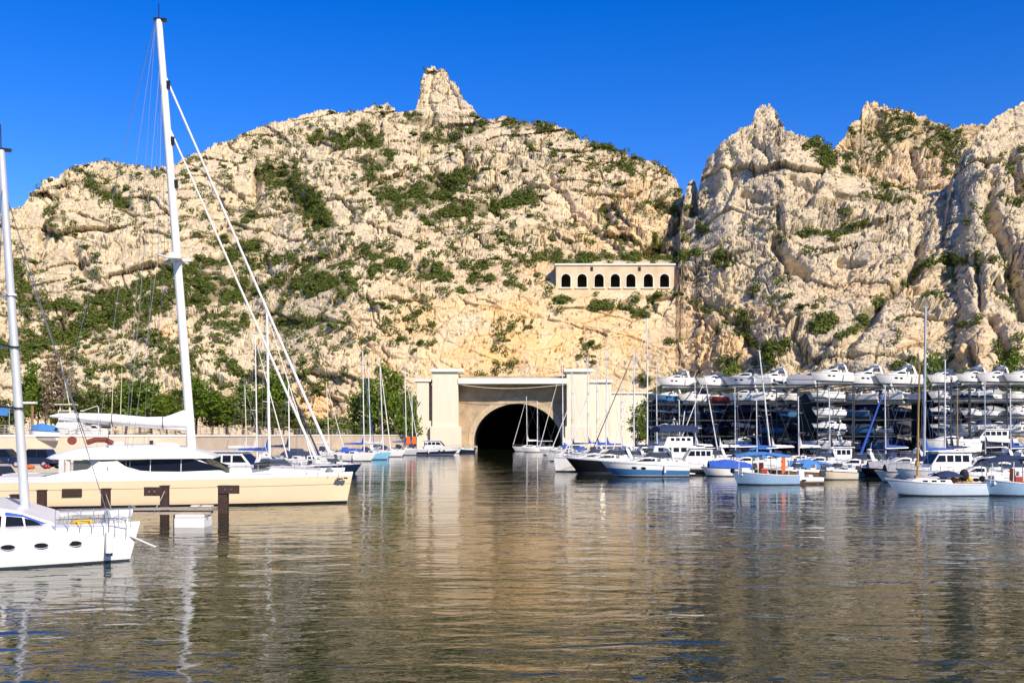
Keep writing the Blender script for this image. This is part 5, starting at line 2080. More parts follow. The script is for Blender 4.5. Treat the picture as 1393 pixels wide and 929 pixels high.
e = empty('jetty_finger', (wx(180, 43.5), 43.5, .1), 0, 'narrow weathered plank gangway reaching out over the water on a white float', 'jetty')
ppm = F / 43.5
xx = lambda px: (px - 180) / ppm
mb = MB()
for i in range(3):
    mb.bx(xx(76), xx(292), -.42 + i * .29, -.15 + i * .29, .56, .62)
mb.v = [(x, y, z + .06 * (x - xx(76)) / (xx(292) - xx(76)) * 2) for x, y, z in mb.v]
obj('walkway', mb, PLANK, e)
mb = MB()
mb.bx(xx(80), xx(290), -.40, -.34, .44, .55)
mb.bx(xx(80), xx(290), .34, .40, .44, .55)
obj('beam', mb, PLANK, e)
mb = MB()
mb.bx(xx(243), xx(283), -.6, .6, -.3, .30)
mb.bx(xx(243) + .02, xx(283) - .02, -.58, .58, .315, .44)
obj('float', mb, WHITE, e, bevel=.03)
mb = MB()
mb.bx(xx(239), xx(242.5), -.3, -.1, -.5, .56)
mb.bx(xx(160), xx(164), -.3, -.1, -.5, .56)
obj('support', mb, RUST, e)
mb = MB()
mb.bx(xx(262), xx(272), -.3, .1, .75, .83)
mb.bx(xx(276), xx(290), -.3, .1, .755, .83)
obj('cleat_plate', mb, OFFW, e, bevel=.02)

# ---------------------------------------------------------------- boats along the harbour wall side
def yacht(name, label, bowpx, sternpx, mast_px, top_py, base_px, wl=None, Y=None, **kw):
    """a sail_yacht from its ends and mast in the photograph"""
    Y = Y or wl_dist(wl)
    ppm = F / Y
    L = abs(bowpx - sternpx) / ppm / math.cos(R(kw.pop('yaw', 12)))
    right = bowpx > sternpx
    yaw = kw.pop('turn', -10 if right else 190)
    sgn = 1 if right else -1
    cxp = (bowpx + sternpx) / 2
    mh = wz(top_py, Y)
    e = sail_yacht(name, label, L=L, mast_h=mh, mast_x=sgn * (base_px - cxp) / ppm, rake=sgn * (mast_px - base_px) / ppm, **kw)
    put(e, cxp, 0, yaw, Y=Y)
    return e


cb = cabin_cruiser('cabin_cruiser', 'white cabin cruiser with a row of square cabin windows behind the beige catamaran', L=8.6, hm=WHITE, arch=False, rail=True, fly=True, ports=0)
put(cb, 330, 0, -8, Y=76)
cb = cabin_cruiser('cabin_cruiser', 'white motor cruiser with its bow rail just behind the beige catamaran foredeck', L=7.5, hm=WHITE, bimini=None, arch=True)
put(cb, 395, 0, -12, Y=72)
yacht('sailing_yacht', 'white yacht with the thickest small mast and a triangular blue sail cover', 430, 325, 362, 420, 366, Y=92, cover=BLUEC, mast_r=.14, gen_r=.06)
yacht('sailing_yacht', 'white yacht whose slim mast stands just behind the blue covered one', 395, 300, 347, 455, 350, Y=103, cover=WHITEC, hood=NAVYC, mast_r=.07)
yacht('sailing_yacht', 'small yacht with a short tan mast by the harbour wall', 365, 300, 333, 525, 336, Y=112, cover=WHITEC, hood=SKYC, mast_r=.06, mast_m=CREAM, genoa=None)
yacht('sailing_yacht', 'white yacht with a dark blue furled headsail hanging loose', 438, 366, 392, 520, 393, Y=118, cover=NAVYC, genoa=NAVYC, gen_r=.12, hood=NAVYC)
yacht('sailing_yacht', 'yacht with a short cream mast beyond the stays of the beige catamaran', 470, 420, 444, 520, 448, Y=165, cover=WHITEC, mast_m=CREAM, hood=NAVYC)
nb_ = open_boat('motor_launch', 'navy hulled launch with a sharp dark bow poking out past the beige catamaran', L=5.6, hm=NAVY, stripe=None, console=True)
put(nb_, 458, 0, -14, Y=104)
nb_ = cabin_cruiser('motor_launch', 'white cabin launch lying against the navy hulled one', L=6.4, hm=WHITE, arch=False)
put(nb_, 430, 0, -10, Y=110)
yacht('sailing_yacht', 'white yacht with bright blue sail cover and tall mast beside the pale blue hull', 512, 446, 494, 478, 496, wl=627, cover=BLUEC, hood=BLUEC, genoa=BLUEC, gen_r=.05)
yacht('sailing_yacht', 'pale sky blue hulled yacht with a plumb bow', 533, 476, 517, 487, 522, wl=625, hm=SKYB, cover=WHITEC, hood=NAVYC, gen_r=.09)
yacht('sailing_yacht', 'white yacht with a snub bow next to the pale blue hulled yacht', 552, 505, 500, 500, 503, wl=621, cover=WHITEC, hood=NAVYC, genoa=None)
yacht('sailing_yacht', 'grey hulled yacht with blue cover and two orange jackets hung on its rail', 571, 525, 551, 505, 553, wl=619, hm=GREYW, cover=BLUEC, hood=BLACKC, mast_r=.09)
yacht('sailing_yacht', 'white yacht with a short mast moored nearest the tunnel pylon', 588, 545, 560, 530, 561, wl=617.5, cover=BLUEC, hood=NAVYC, genoa=None)
for px in (555, 563):
    e = obj('life_jacket', MB().box((0, 0, 0), (1.0, .35, 1.5), top=.7), ORANGE, None, bevel=.12)
    e.location = (wx(px, 193), 193, wz(599, 193))
    tag(e, 'bright orange jacket hung on the rail of the grey yacht', 'life jacket', 'orange jackets on the grey yacht')
cb = cabin_cruiser('sports_cruiser', 'white sports cruiser with flybridge and dark blue bow band by the tunnel mouth', L=8.5, hm=WHITE, lower=NAVY, fly=True, arch=True, hgt=1.1)
put(cb, 597, 619, -8)
cb = open_boat('dinghy', 'small dark dinghy with outboard tied by the tunnel ledge', L=4.2, hm=NAVY, console=False, screen=False)
put(cb, 632, 616, 175)
cb = open_boat('dinghy', 'small white dinghy with red bags between the blue bowed cruiser and tunnel', L=3.8, hm=WHITE, console=False, screen=False, motor=False)
put(cb, 615, 616.5, -5)

# ---------------------------------------------------------------- boats on the other side of the channel
yacht('sailing_yacht', 'small white yacht whose thin mast stands before the black arch, outermost of two', 697, 740, 716, 540, 717, wl=614, cover=WHITEC, hood=None, genoa=WHITEC, mast_r=.1)
yacht('sailing_yacht', 'small white yacht before the black arch, closer to the pylon of the two', 708, 755, 731, 546, 731, wl=615, cover=NAVYC, hood=NAVYC, genoa=None, mast_r=.1)
yacht('sailing_yacht', 'white yacht whose mast stands at the dark edge of the arch recess', 733, 790, 765, 492, 766, wl=619, cover=WHITEC, hood=BLUEC, genoa=WHITEC, mast_r=.12)
yacht('sailing_yacht', 'white yacht with its mast in front of the pylon nearer the boat racks', 748, 815, 800, 486, 800, wl=625, cover=BLUEC, hood=BLUEC, mast_r=.11)
yacht('sailing_yacht', 'white yacht with navy sprayhood and mast before the portal wing', 765, 850, 826, 478, 825, wl=631, cover=BLUEC, hood=NAVYC, mast_r=.10)
yacht('sailing_yacht', 'yacht with dark furled headsail and mast before the side wall', 800, 885, 863, 476, 863, Y=118, cover=NAVYC, hood=NAVYC, genoa=NAVYC, mast_r=.09)
yacht('sailing_yacht', 'white yacht with the tallest mast, rising over the portal side wall', 830, 915, 881, 434, 881, Y=128, cover=NAVYC, hood=NAVYC, mast_r=.10)
cb = cabin_cruiser('motor_yacht', 'plain white motor yacht with plumb bow beside the black hull', L=8.5, hm=WHITE, hgt=1.15, arch=False, ports=0, rake=.3)
put(cb, 800, 641, 205)
cb = cabin_cruiser('motor_yacht', 'black hulled motor yacht with white deck and arch', L=8.2, hm=BLACKH, cover=None, arch=True, hgt=1.15, ports=0)
put(cb, 822, 643, 188)
cb = cabin_cruiser('sports_cruiser', 'white sports cruiser with a broad blue lower hull and smoked windscreen', L=8.3, hm=WHITE, lower=BLUEH, arch=True, hgt=1.05)
put(cb, 876, 648, 186)


def trawler(label, px, wl, heading, L=9.5):
    """two storeyed trawler yacht with awning"""
    e = empty('trawler_yacht', label=label, cat='motorboat')
    B, fb = L * .36, 1.45
    H = Hull(L, B, fb * .85, fb * 1.25, .6, 1.1, .86, .86, 2.4, 1.3)
    hull_parts(e, H, WHITE, OFFW, None, NAVY, rub=GREYW)
    for (x0, x1, z0, z1, w, nm) in ((-.34, .22, 1.25, 2.75, .38, 'deckhouse'), (-.30, .06, 2.753, 3.75, .33, 'flybridge')):
        mb = MB()
        hw = mb.body([(x0 * L, z0), (x0 * L, z1), (x1 * L - .45, z1), (x1 * L, z0)], B * w, .1, z0)
        c = obj(nm, mb, WHITE, e, bevel=.06)
        n = 5 if nm == 'deckhouse' else 4
        for s in (1, -1):
            for k in range(n):
                a = x0 * L + .3 + ((x1 - x0) * L - .9) * k / n
                b = a + ((x1 - x0) * L - .9) / n - .22
                zz0, zz1 = z0 + .55 * (z1 - z0), z0 + .88 * (z1 - z0)
                mb = MB().plate([(a, zz0), (a, zz1), (b, zz1), (b, zz0)], hw, .015, s)
                obj('window', mb, GLASS, c)
        mb = MB()
        mb.add([(x1 * L - .06, -B * w * .8, z0 + .5 * (z1 - z0)), (x1 * L - .06, B * w * .8, z0 + .5 * (z1 - z0)), (x1 * L - .30, B * w * .76, z0 + .9 * (z1 - z0)), (x1 * L - .30, -B * w * .76, z0 + .9 * (z1 - z0))], [(0, 1, 2, 3)])
        mb.v = [(x - .12, y, z) for x, y, z in mb.v]
        obj('front_window', mb, GLASS, c)
    rings = []
    for i in range(7):
        u = i / 6
        rings.append([(-.36 * L + .48 * L * u, B * .42 * q, 4.95 + .15 * math.sin(math.pi * u) - .30 * q * q) for q in np.linspace(-1, 1, 7)])
    aw = obj('awning', MB().loft(rings, closed=False).loft([[(x, y * 1.01, z - .45) for x, y, z in rg] for rg in rings], closed=False).loft([[rings[i_][j_], tuple(Vector(rings[i_][j_]) - Vector((0, 0, .45)))] for i_, j_ in [(a_, 0) for a_ in range(7)] + [(6, b_) for b_ in range(7)] + [(a_, 6) for a_ in range(6, -1, -1)] + [(0, b_) for b_ in range(6, -1, -1)]], closed=False), NAVYC, e, smooth=True)
    mb = MB()
    for s in (1, -1):
        for x in (-.32, -.1, .08):
            mb.tube([(x * L, s * B * .36, 3.3), (x * L, s * B * .37, 4.6)], .025, 5)
    obj('awning_frame', mb, STEEL, aw)
    mb = MB()
    mb.tube([(-.2 * L, 0, 3.7), (-.24 * L, 0, 6.6)], .05, 6)
    mb.tube([(-.36 * L, -B * .3, 3.0), (-.3 * L, -B * .3, 4.6), (-.3 * L, B * .3, 4.6), (-.36 * L, B * .3, 3.0)], .06, 6)
    obj('radar_mast', mb, WHITE, e, smooth=True)
    obj('bow_rail', H.rail(.6, .5, .98, 6, .018), STEEL, e)
    return put(e, px, wl, heading)


trawler('white two storey trawler yacht with windows in rows and a navy awning on top', 905, 640, 192)
cb = cabin_cruiser('cabin_cruiser', 'white cabin boat with dark square windows tucked behind the blue bottomed cruiser', L=6.0, hm=WHITE, arch=False, bimini=None, fly=True, ports=0)
put(cb, 940, 643, 183)
cb = open_boat('work_boat', 'grey white open boat with flat stern between cabin boat and blue awning', L=4.6, hm=GREYW, console=False, screen=False)
put(cb, 972, 637, 10)
yacht('sailing_yacht', 'yacht whose slightly slanting mast crosses the boat rack, furthest of the leaning masts', 915, 985, 959, 512, 979, Y=122, cover=WHITEC, hood=None, genoa=WHITEC, mast_r=.08)
yacht('sailing_yacht', 'small yacht with a short thin mast in front of the first rack bay', 905, 960, 946, 521, 947, Y=132, cover=WHITEC, hood=BLUEC, genoa=None, mast_r=.07)
yacht('sailing_yacht', 'yacht with a straight white mast crossing the middle of the dark rack', 995, 1062, 1029, 545, 1030, Y=112, cover=BLUEC, hood=SKYC, genoa=None, mast_r=.075)
yacht('sailing_yacht', 'yacht with a long leaning mast topping the rack behind the blue awning boat', 1010, 1085, 1032, 478, 1049, Y=118, cover=WHITEC, hood=NAVYC, genoa=None, mast_r=.10)


def awning_boat(label, px, wl, heading, L, hm, canopy, front=True):
    """traditional open fishing boat under an awning"""
    e = empty('fishing_boat', label=label, cat='fishing boat')
    B, fb = L * .36, .85
    H = Hull(L, B, fb * .9, fb * 1.35, .5, .5, .6, .84, 2.0, 2.0, back=.0)
    hull_parts(e, H, hm, TEAK, None, None, rub=WHITE)
    mb = MB()
    mb.box((.30 * L, 0, fb + .18), (.14 * L, .9, .6), top=.9)
    c = obj('cuddy', mb, WHITE, e, bevel=.05)
    mb = MB().box((.02 * L, 0, fb + .1), (.5, .6, .7))
    obj('engine_box', mb, REDH, e, bevel=.04)
    zt = fb + 1.55
    rings = []
    for i in range(8):
        u = i / 7
        x = .46 * L - .80 * L * u
        rings.append([(x, B * .46 * q, zt + .02 + .22 * math.sin(math.pi * min(1, u * 1.1)) - .22 * q * q - .03 * math.sin(i * 2.0 + 3 * q)) for q in np.linspace(-1, 1, 9)])
    a = obj('awning', MB().loft(rings, closed=False).loft([[(x, y, z - .04) for x, y, z in rg] for rg in rings], closed=False), canopy, e, smooth=True)
    for s in (1, -1):
        for x in (.42, .14, -.14, -.32):
            obj('awning_pole', MB().tube([(x * L, s * B * .38 * (1 if x < .3 else .7), fb), (x * L, s * B * .42, zt - .16)], .028, 6), WHITE, a)
    obj('orange_oilskin', MB().bx(-.36 * L, -.30 * L, -B * .40, -B * .36, fb + .1, zt - .2), ORANGE, e, bevel=.04)
    obj('orange_oilskin', MB().bx(-.02 * L, .05 * L, -B * .36, -B * .28, fb + .1, fb + .9), ORANGE, e, bevel=.04)
    mb = MB().ellipsoid((.48 * L, 0, fb * 1.3), (.2, .2, .2))
    obj('bow_bumper', mb, BLACKH, e, smooth=True)
    return put(e, px, wl, heading)


awning_boat('steel blue fishing boat under a blue awning with orange oilskins', 1040, 659, 183, 5.4, STEELB, SKYC)


def inflatable(name, label, px, wl, heading, L, tube_m, cat='inflatable'):
    e = empty(name, label=label, cat=cat)
    B = L * .42
    pts = []
    for i in range(25):
        u = -1 + 2 * i / 24
        s = 1 if u > 0 else -1
        a = abs(u)
        x = -L / 2 + L * (1 - a ** 2.2) if a < 1 else -L / 2
        pts.append((x, s * B * .40 * min(1, a * 2.2) ** .7, .34 + .22 * max(0, x / L)))
    obj('tube', MB().tube(pts, .24, 10), tube_m, e, smooth=True)
    mb = MB()
    mb.bx(-L * .46, L * .25, -B * .34, B * .34, .12, .22)
    obj('floor', mb, GREYW, e)
    mb = MB()
    for i in (3, 7, 17, 21):
        p = pts[i]
        mb.box((p[0], p[1] * 1.58, p[2]), (.35, .04, .16))
    obj('patch', mb, BLACKH, e)
    mb = MB()
    mb.box((-.05 * L, 0, .65), (.5, .6, .9), top=.85)
    obj('console', mb, WHITE, e, bevel=.05)
    mb = MB()
    mb.bx(-.30 * L, -.2 * L, -.35, .35, .2, .75)
    obj('seat', mb, OFFW, e, bevel=.05)
    outboard(e, -L / 2, .45)
    return put(e, px, wl, heading)


inflatable('inflatable_boat', 'white inflatable boat with black patches tied behind the blue awning boat', 1086, 658, 185, 3.6, WHITE)
cb = open_boat('cuddy_boat', 'cream hulled small boat with white cuddy lying bow out in front of the rack column', L=3.9, hm=CREAM, console=False)
put(cb, 1135, 652, 183)
cb = cabin_cruiser('sports_cruiser', 'white sports boat with roll bar arch and dark blue bottom behind the cream boat', L=6.2, hm=WHITE, lower=BLUEH, arch=True)
put(cb, 1158, 648, 170)
cb = open_boat('covered_boat', 'white boat under a bright royal blue cover', L=4.6, hm=WHITE, cover=BLUEC)
put(cb, 1182, 642, 175)
cb = open_boat('motor_launch', 'black hulled launch next to the royal blue covered boat', L=5.0, hm=BLACKH, cover=GREYC)
put(cb, 1206, 649, 178)
cb = cabin_cruiser('pilothouse_boat', 'small boat with white upright pilothouse under the rack end column', L=5.8, hm=WHITE, arch=False, fly=True, rail=False)
put(cb, 1132, 0, 180, Y=112)
cb = open_boat('motor_launch', 'open launch with light blue awning cloth folded over it, behind the fishing boat', L=5.0, hm=NAVY, cover=SKYC)
put(cb, 1098, 0, 178, Y=96)
cb = open_boat('motor_launch', 'brown varnished launch between the fishing boat and white inflatable', L=4.8, hm=mat('varnished_hull', (.20, .10, .04), .3, var=.2), cover=None)
put(cb, 1080, 0, 182, Y=88)


def wooden_yacht():
    Y = wl_dist(674)
    ppm = F / Y
    L = (1337 - 1203) / ppm
    e = empty('wooden_sailboat', (wx(1270, Y), Y, 0), R(181), 'pale blue classic sailboat with varnished wooden mast and navy cockpit tent', 'sailboat')
    H = Hull(L, L * .30, .78, 1.15, .5, .95, .55, .80, 1.9, 2.2, back=-.25)
    hull_parts(e, H, mat('pale_blue_white_paint', (.50, .60, .70), .3, var=.08), TEAK, None, None, rub=WHITE)
    X = lambda px: -(px - 1270) / ppm
    Z = lambda py: wz(py, Y)
    mb = MB()
    hw = mb.body([(X(1292), .75), (X(1288), 1.12), (X(1245), 1.18), (X(1232), .95), (X(1232), .8)], .62, .2)
    c = obj('coachroof', mb, WHITE, e, bevel=.04)
    for s in (1, -1):
        for a in (1250, 1262, 1274):
            mb = MB().plate([(X(a), .92), (X(a), 1.04), (X(a + 7), 1.04), (X(a + 7), .92)], hw, .012, s)
            obj('window', mb, GLASS, c)
    mb = MB().tube([(X(1248), 0, 1.0), (X(1249), 0, Z(560)), (X(1251), 0, Z(497))], .075, 9, .05)
    m = obj('mast', mb, WOOD, e, smooth=True)
    mb = MB()
    mb.box((X(1248), 0, Z(631)), (.22, .22, .3))
    mb.box((X(1248), 0, 1.18), (.35, .35, .3))
    obj('mast_collar', mb, WOOD, m)
    st = MB()
    top = Vector((X(1251), 0, Z(499)))
    st.tube([(H.x(.99), 0, 1.2), top], .012, 4)
    for s in (1, -1):
        st.tube([(X(1256), s * H.hw(.5), .85), top], .010, 4)
    st.tube([(-L / 2 + .1, 0, .9), top], .010, 4)
    obj('standing_rigging', st, WIRE, e)
    rings = []
    for i in range(7):
        u = i / 6
        rings.append([(X(1272) + (X(1305) - X(1272)) * u, .75 * q, 1.05 + .42 * math.sin(math.pi * (.15 + .7 * u)) * (1 - abs(q) ** 2) + .18) for q in np.linspace(-1, 1, 7)])
    obj('cockpit_tent', MB().loft(rings, closed=False), NAVYC, e, smooth=True)
    mb = MB()
    mb.ellipsoid((X(1287), -.4, 1.05), (.28, .2, .22))
    mb.ellipsoid((X(1300), -.3, 1.0), (.22, .2, .2))
    obj('orange_bag', mb, ORANGE, e, smooth=True)
    mb = MB()
    for i in range(7):
        mb.ellipsoid((X(1305 + i * 3.2), -.3 + .08 * (i % 3), 1.0 + .05 * (i % 2)), (.12, .12, .14))
    obj('yellow_gear', mb, YELLOW, e, smooth=True)
    mb = MB()
    mb.ellipsoid((X(1310), .2, 1.35), (.3, .3, .4))
    obj('black_gear', mb, BLACKC, e, smooth=True)
    mb = MB().box((-L / 2 - .02, 0, .35), (.06, .3, 1.0))
    obj('rudder', mb, WHITE, e)
    mb = MB().tube([(X(1272), 0, 1.5), (X(1262), 0, 1.35)], .05, 6)
    obj('tiller_crutch', mb, BLUEC, e)


wooden_yacht()
awning_boat('blue and white boat under a navy awning cut by the picture edge', 1385, 674, 182, 5.0, STEELB, NAVYC)
yacht('sailing_yacht', 'white yacht lying behind the classic sailboat bow, with low cabin', 1195, 1300, 1260, 418, 1258, Y=92, cover=BLUEC, hood=NAVYC, genoa=None, mast_r=.13, mast_m=mat('grey_mast_paint', (.42, .46, .50), .35))
yacht('sailing_yacht', 'white yacht with a mid height grey mast before the racks', 1235, 1310, 1287, 490, 1287, Y=105, cover=NAVYC, hood=NAVYC, genoa=None, mast_r=.08)
yacht('sailing_yacht', 'small yacht with a short black mast by the hauled out motor yachts', 1262, 1320, 1294, 512, 1294, Y=112, cover=NAVYC, hood=None, genoa=None, mast_r=.08, mast_m=BLACKH)
yacht('sailing_yacht', 'small yacht with a short ochre wooden mast by the hauled out motor yachts', 1275, 1335, 1302, 530, 1302, Y=116, cover=WHITEC, hood=None, genoa=None, mast_r=.08, mast_m=WOOD)
cb = cabin_cruiser('cabin_cruiser', 'white cabin cruiser with long side windows behind the classic sailboat stern', L=7.0, hm=WHITE, arch=False, ports=1, fly=True)
put(cb, 1275, 0, 184, Y=80)
cb = cabin_cruiser('cabin_cruiser', 'white boat with a black bimini behind the classic sailboat cockpit', L=5.2, hm=WHITE, bimini=BLACKC, arch=False)
put(cb, 1325, 0, 180, Y=74)
cb = cabin_cruiser('cabin_cruiser', 'white cruiser with rounded wheelhouse and navy window blinds', L=6.2, hm=WHITE, cover=NAVYC, arch=True)
put(cb, 1358, 0, 176, Y=84)
cb = cabin_cruiser('cabin_cruiser', 'white half decked boat wedged between wheelhouse cruiser and picture edge', L=6.0, hm=WHITE, arch=True)
put(cb, 1398, 0, 178, Y=92)
cb = open_boat('motor_launch', 'low white launch behind the classic sailboat bow and blue sail boat', L=5.6, hm=WHITE, cover=GREYC)
put(cb, 1235, 0, 180, Y=84)

# more yachts crowding the channel side and the water before the racks
for a in ((742, 800, 778, 505, 778, 150, 'white yacht with mast close to the inner edge of the pylon beyond the channel', dict(cover=NAVYC, hood=None, genoa=None)),
          (770, 838, 812, 500, 812, 138, 'white yacht with blue hood, mast between pylon and portal wing', dict(cover=BLUEC, hood=BLUEC)),
          (795, 868, 845, 520, 846, 128, 'yacht with a short mast over the side wall and a tan furled sail', dict(cover=WHITEC, hood=NAVYC, genoa=CREAM)),
          (850, 930, 893, 500, 894, 140, 'yacht with its mast at the end of the portal side wall', dict(cover=BLUEC, hood=None, genoa=None)),
          (880, 960, 924, 545, 925, 118, 'low yacht with a stubby mast behind the trawler yacht', dict(cover=NAVYC, hood=NAVYC, genoa=None)),
          (955, 1030, 1000, 528, 1001, 124, 'yacht with a thin grey mast crossing the second rack', dict(cover=BLUEC, hood=NAVYC, genoa=None, mast_m=ALU)),
          (1050, 1120, 1086, 540, 1087, 120, 'yacht with a thin mast just before the rack end column', dict(cover=WHITEC, hood=None, genoa=None)),
          (1090, 1165, 1128, 530, 1129, 116, 'yacht with a thin mast standing before the rack end column', dict(cover=NAVYC, hood=BLUEC, genoa=None)),
          (1165, 1240, 1204, 525, 1205, 112, 'yacht with a blue furled sail slanting before the third rack', dict(cover=BLUEC, hood=NAVYC, genoa=BLUEC, gen_r=.16)),
          (1300, 1372, 1340, 520, 1341, 120, 'yacht with a thin grey mast before the last rack', dict(cover=NAVYC, hood=None, genoa=None, mast_m=ALU)),
          (1330, 1405, 1375, 530, 1376, 112, 'yacht with a white mast by the picture edge before the last rack', dict(cover=BLUEC, hood=NAVYC, genoa=None))):
    a[7].setdefault('mast_r', .075)
    yacht('sailing_yacht', a[6], a[0], a[1], a[2], a[3], a[4], Y=a[5], **a[7])
for px, Y, hd, kind, kw, lb in ((800, 150, 190, 'c', dict(L=6.5, arch=True), 'white arched cruiser lying deep in the row before the pylon foot'),
                                (850, 112, 184, 'c', dict(L=6.5, arch=True), 'white arched cruiser between the black hull and the trawler yacht'),
                                (772, 168, 188, 'c', dict(L=6.5, arch=False), 'white cabin cruiser deep in the row by the pylon plinth'),
                                (838, 138, 186, 'c', dict(L=7.0, arch=True), 'white arched cruiser before the middle of the portal side wall'),
                                (868, 122, 184, 'c', dict(L=6.8, arch=False, fly=True), 'white wheelhouse cruiser just behind the trawler yacht bow'),
                                (960, 116, 182, 'c', dict(L=6.5, arch=True), 'white arched cruiser lying under the first rack'),
                                (988, 96, 182, 'o', dict(L=5.0, hm=WHITE, cover=BLUEC), 'white launch with blue cover beside the bow of the awning boat'),
                                (1012, 104, 178, 'c', dict(L=6.0, bimini=SKYC, arch=False), 'white cruiser with mid blue bimini behind the fishing boat awning'),
                                (1110, 104, 182, 'c', dict(L=6.2, arch=True), 'white arched cruiser behind the white inflatable boat'),
                                (1180, 96, 178, 'c', dict(L=6.0, arch=False, bimini=NAVYC), 'white cruiser with navy bimini behind the royal blue covered boat'),
                                (1225, 100, 184, 'c', dict(L=6.5, arch=True, lower=NAVY), 'white cruiser with navy lower hull near the tall grey mast'),
                                (1310, 98, 182, 'o', dict(L=5.5, hm=WHITE), 'open white runabout behind the black bimini boat'),
                                (1345, 104, 180, 'c', dict(L=6.8, arch=True), 'white arched cruiser in front of the hauled out black windowed yacht'),
                                (520, 185, -6, 'c', dict(L=6.0, arch=True), 'white arched cruiser between yachts at the pale wall foot'),
                                (480, 175, -8, 'o', dict(L=5.5, hm=WHITE, cover=BLUEC), 'blue covered launch behind the yacht with tall mast'),
                                (415, 130, -10, 'c', dict(L=6.5, cover=NAVYC, arch=False), 'white cruiser with navy cover along the wall behind the stays')):
    cb = (cabin_cruiser if kind == 'c' else open_boat)('moored_cruiser' if kind == 'c' else 'moored_launch', lb, **kw)
    put(cb, px, 0, hd, Y=Y)

# pontoon between the boats
e = empty('pontoon', (wx(960, 102), 102, 0), 0, 'long low plank pontoon running behind the moored boats below the racks', 'pontoon')
mb = MB()
mb.bx(-6, 48, 0, 2.0, .42, .55)
obj('deck', mb, PLANK, e, bevel=.02)
mb = MB()
for i in range(10):
    mb.bx(-5 + i * 5.5, -3 + i * 5.5, .1, 1.9, -.3, .415)
obj('float', mb, GREYW, e)
e = empty('pontoon', (wx(1300, 70), 70, 0), 0, 'short plank pontoon beside the stern of the classic sailboat', 'pontoon')
mb = MB()
mb.bx(1.5, 7, 0, 1.4, .42, .55)
obj('deck', mb, PLANK, e, bevel=.02)
mb = MB()
mb.bx(1.6, 3.0, .1, 1.3, -.3, .415)
mb.bx(5, 6.8, .1, 1.3, -.3, .415)
obj('float', mb, GREYW, e)

# ---------------------------------------------------------------- dry boat racks
RZ = 1.0
TIERS = [1.7, 4.1, 6.5, 8.9, 11.3]
RACKS = [  # px range, distance, bays, depth, name words
    (893, 1003, 150, 2, 'first rack'), (1003, 1110, 148, 2, 'second rack'), (1112, 1160, 138, 1, 'rack end column'), (1162, 1254, 146, 2, 'third rack'), (1277, 1318, 142, 1, 'fourth rack'), (1320, 1420, 140, 2, 'last rack')]


def strip(o):
    o.location = (0, -500, 0)
    return o


PROTO = []
specs = [('cruiser', dict(L=7.2, arch=True, ports=2)), ('cruiser', dict(L=6.6, arch=False, cover=NAVYC, ports=1)), ('cruiser', dict(L=7.6, arch=False, bimini=NAVYC)), ('open', dict(L=6.2)),
         ('open', dict(L=5.8, cover=GREYC)), ('open', dict(L=6.0, cover=NAVYC, hm=NAVY)), ('cruiser', dict(L=7.0, arch=True, hm=WHITE, lower=NAVY)), ('open', dict(L=6.0, hm=BLACKH, console=True))]
DESC = ['white arched cruiser', 'navy covered white cruiser', 'white cruiser with bimini', 'white open runabout', 'grey covered runabout', 'navy covered runabout',
        'white and navy cruiser', 'black runabout']
for i, (k, kw) in enumerate(specs):
    f = cabin_cruiser if k == 'cruiser' else open_boat
    kw.setdefault('hm', WHITE)
    PROTO.append(f('racked_boat', 'proto', engine=False, rail=False, **kw) if k == 'cruiser' else f('racked_boat', 'proto', **kw))
used = set()
ORD = ['first', 'second', 'third', 'fourth', 'fifth', 'sixth', 'seventh', 'eighth']
TN = ['ground tier', 'second tier', 'third tier', 'fourth tier', 'top tier']
rr = random.Random(12)
HULLS_SHADE = [NAVY, BLACKH, NAVY, BLUEH, BLACKH]  # dark hull colours chosen to put the rack's inner shade into the boats
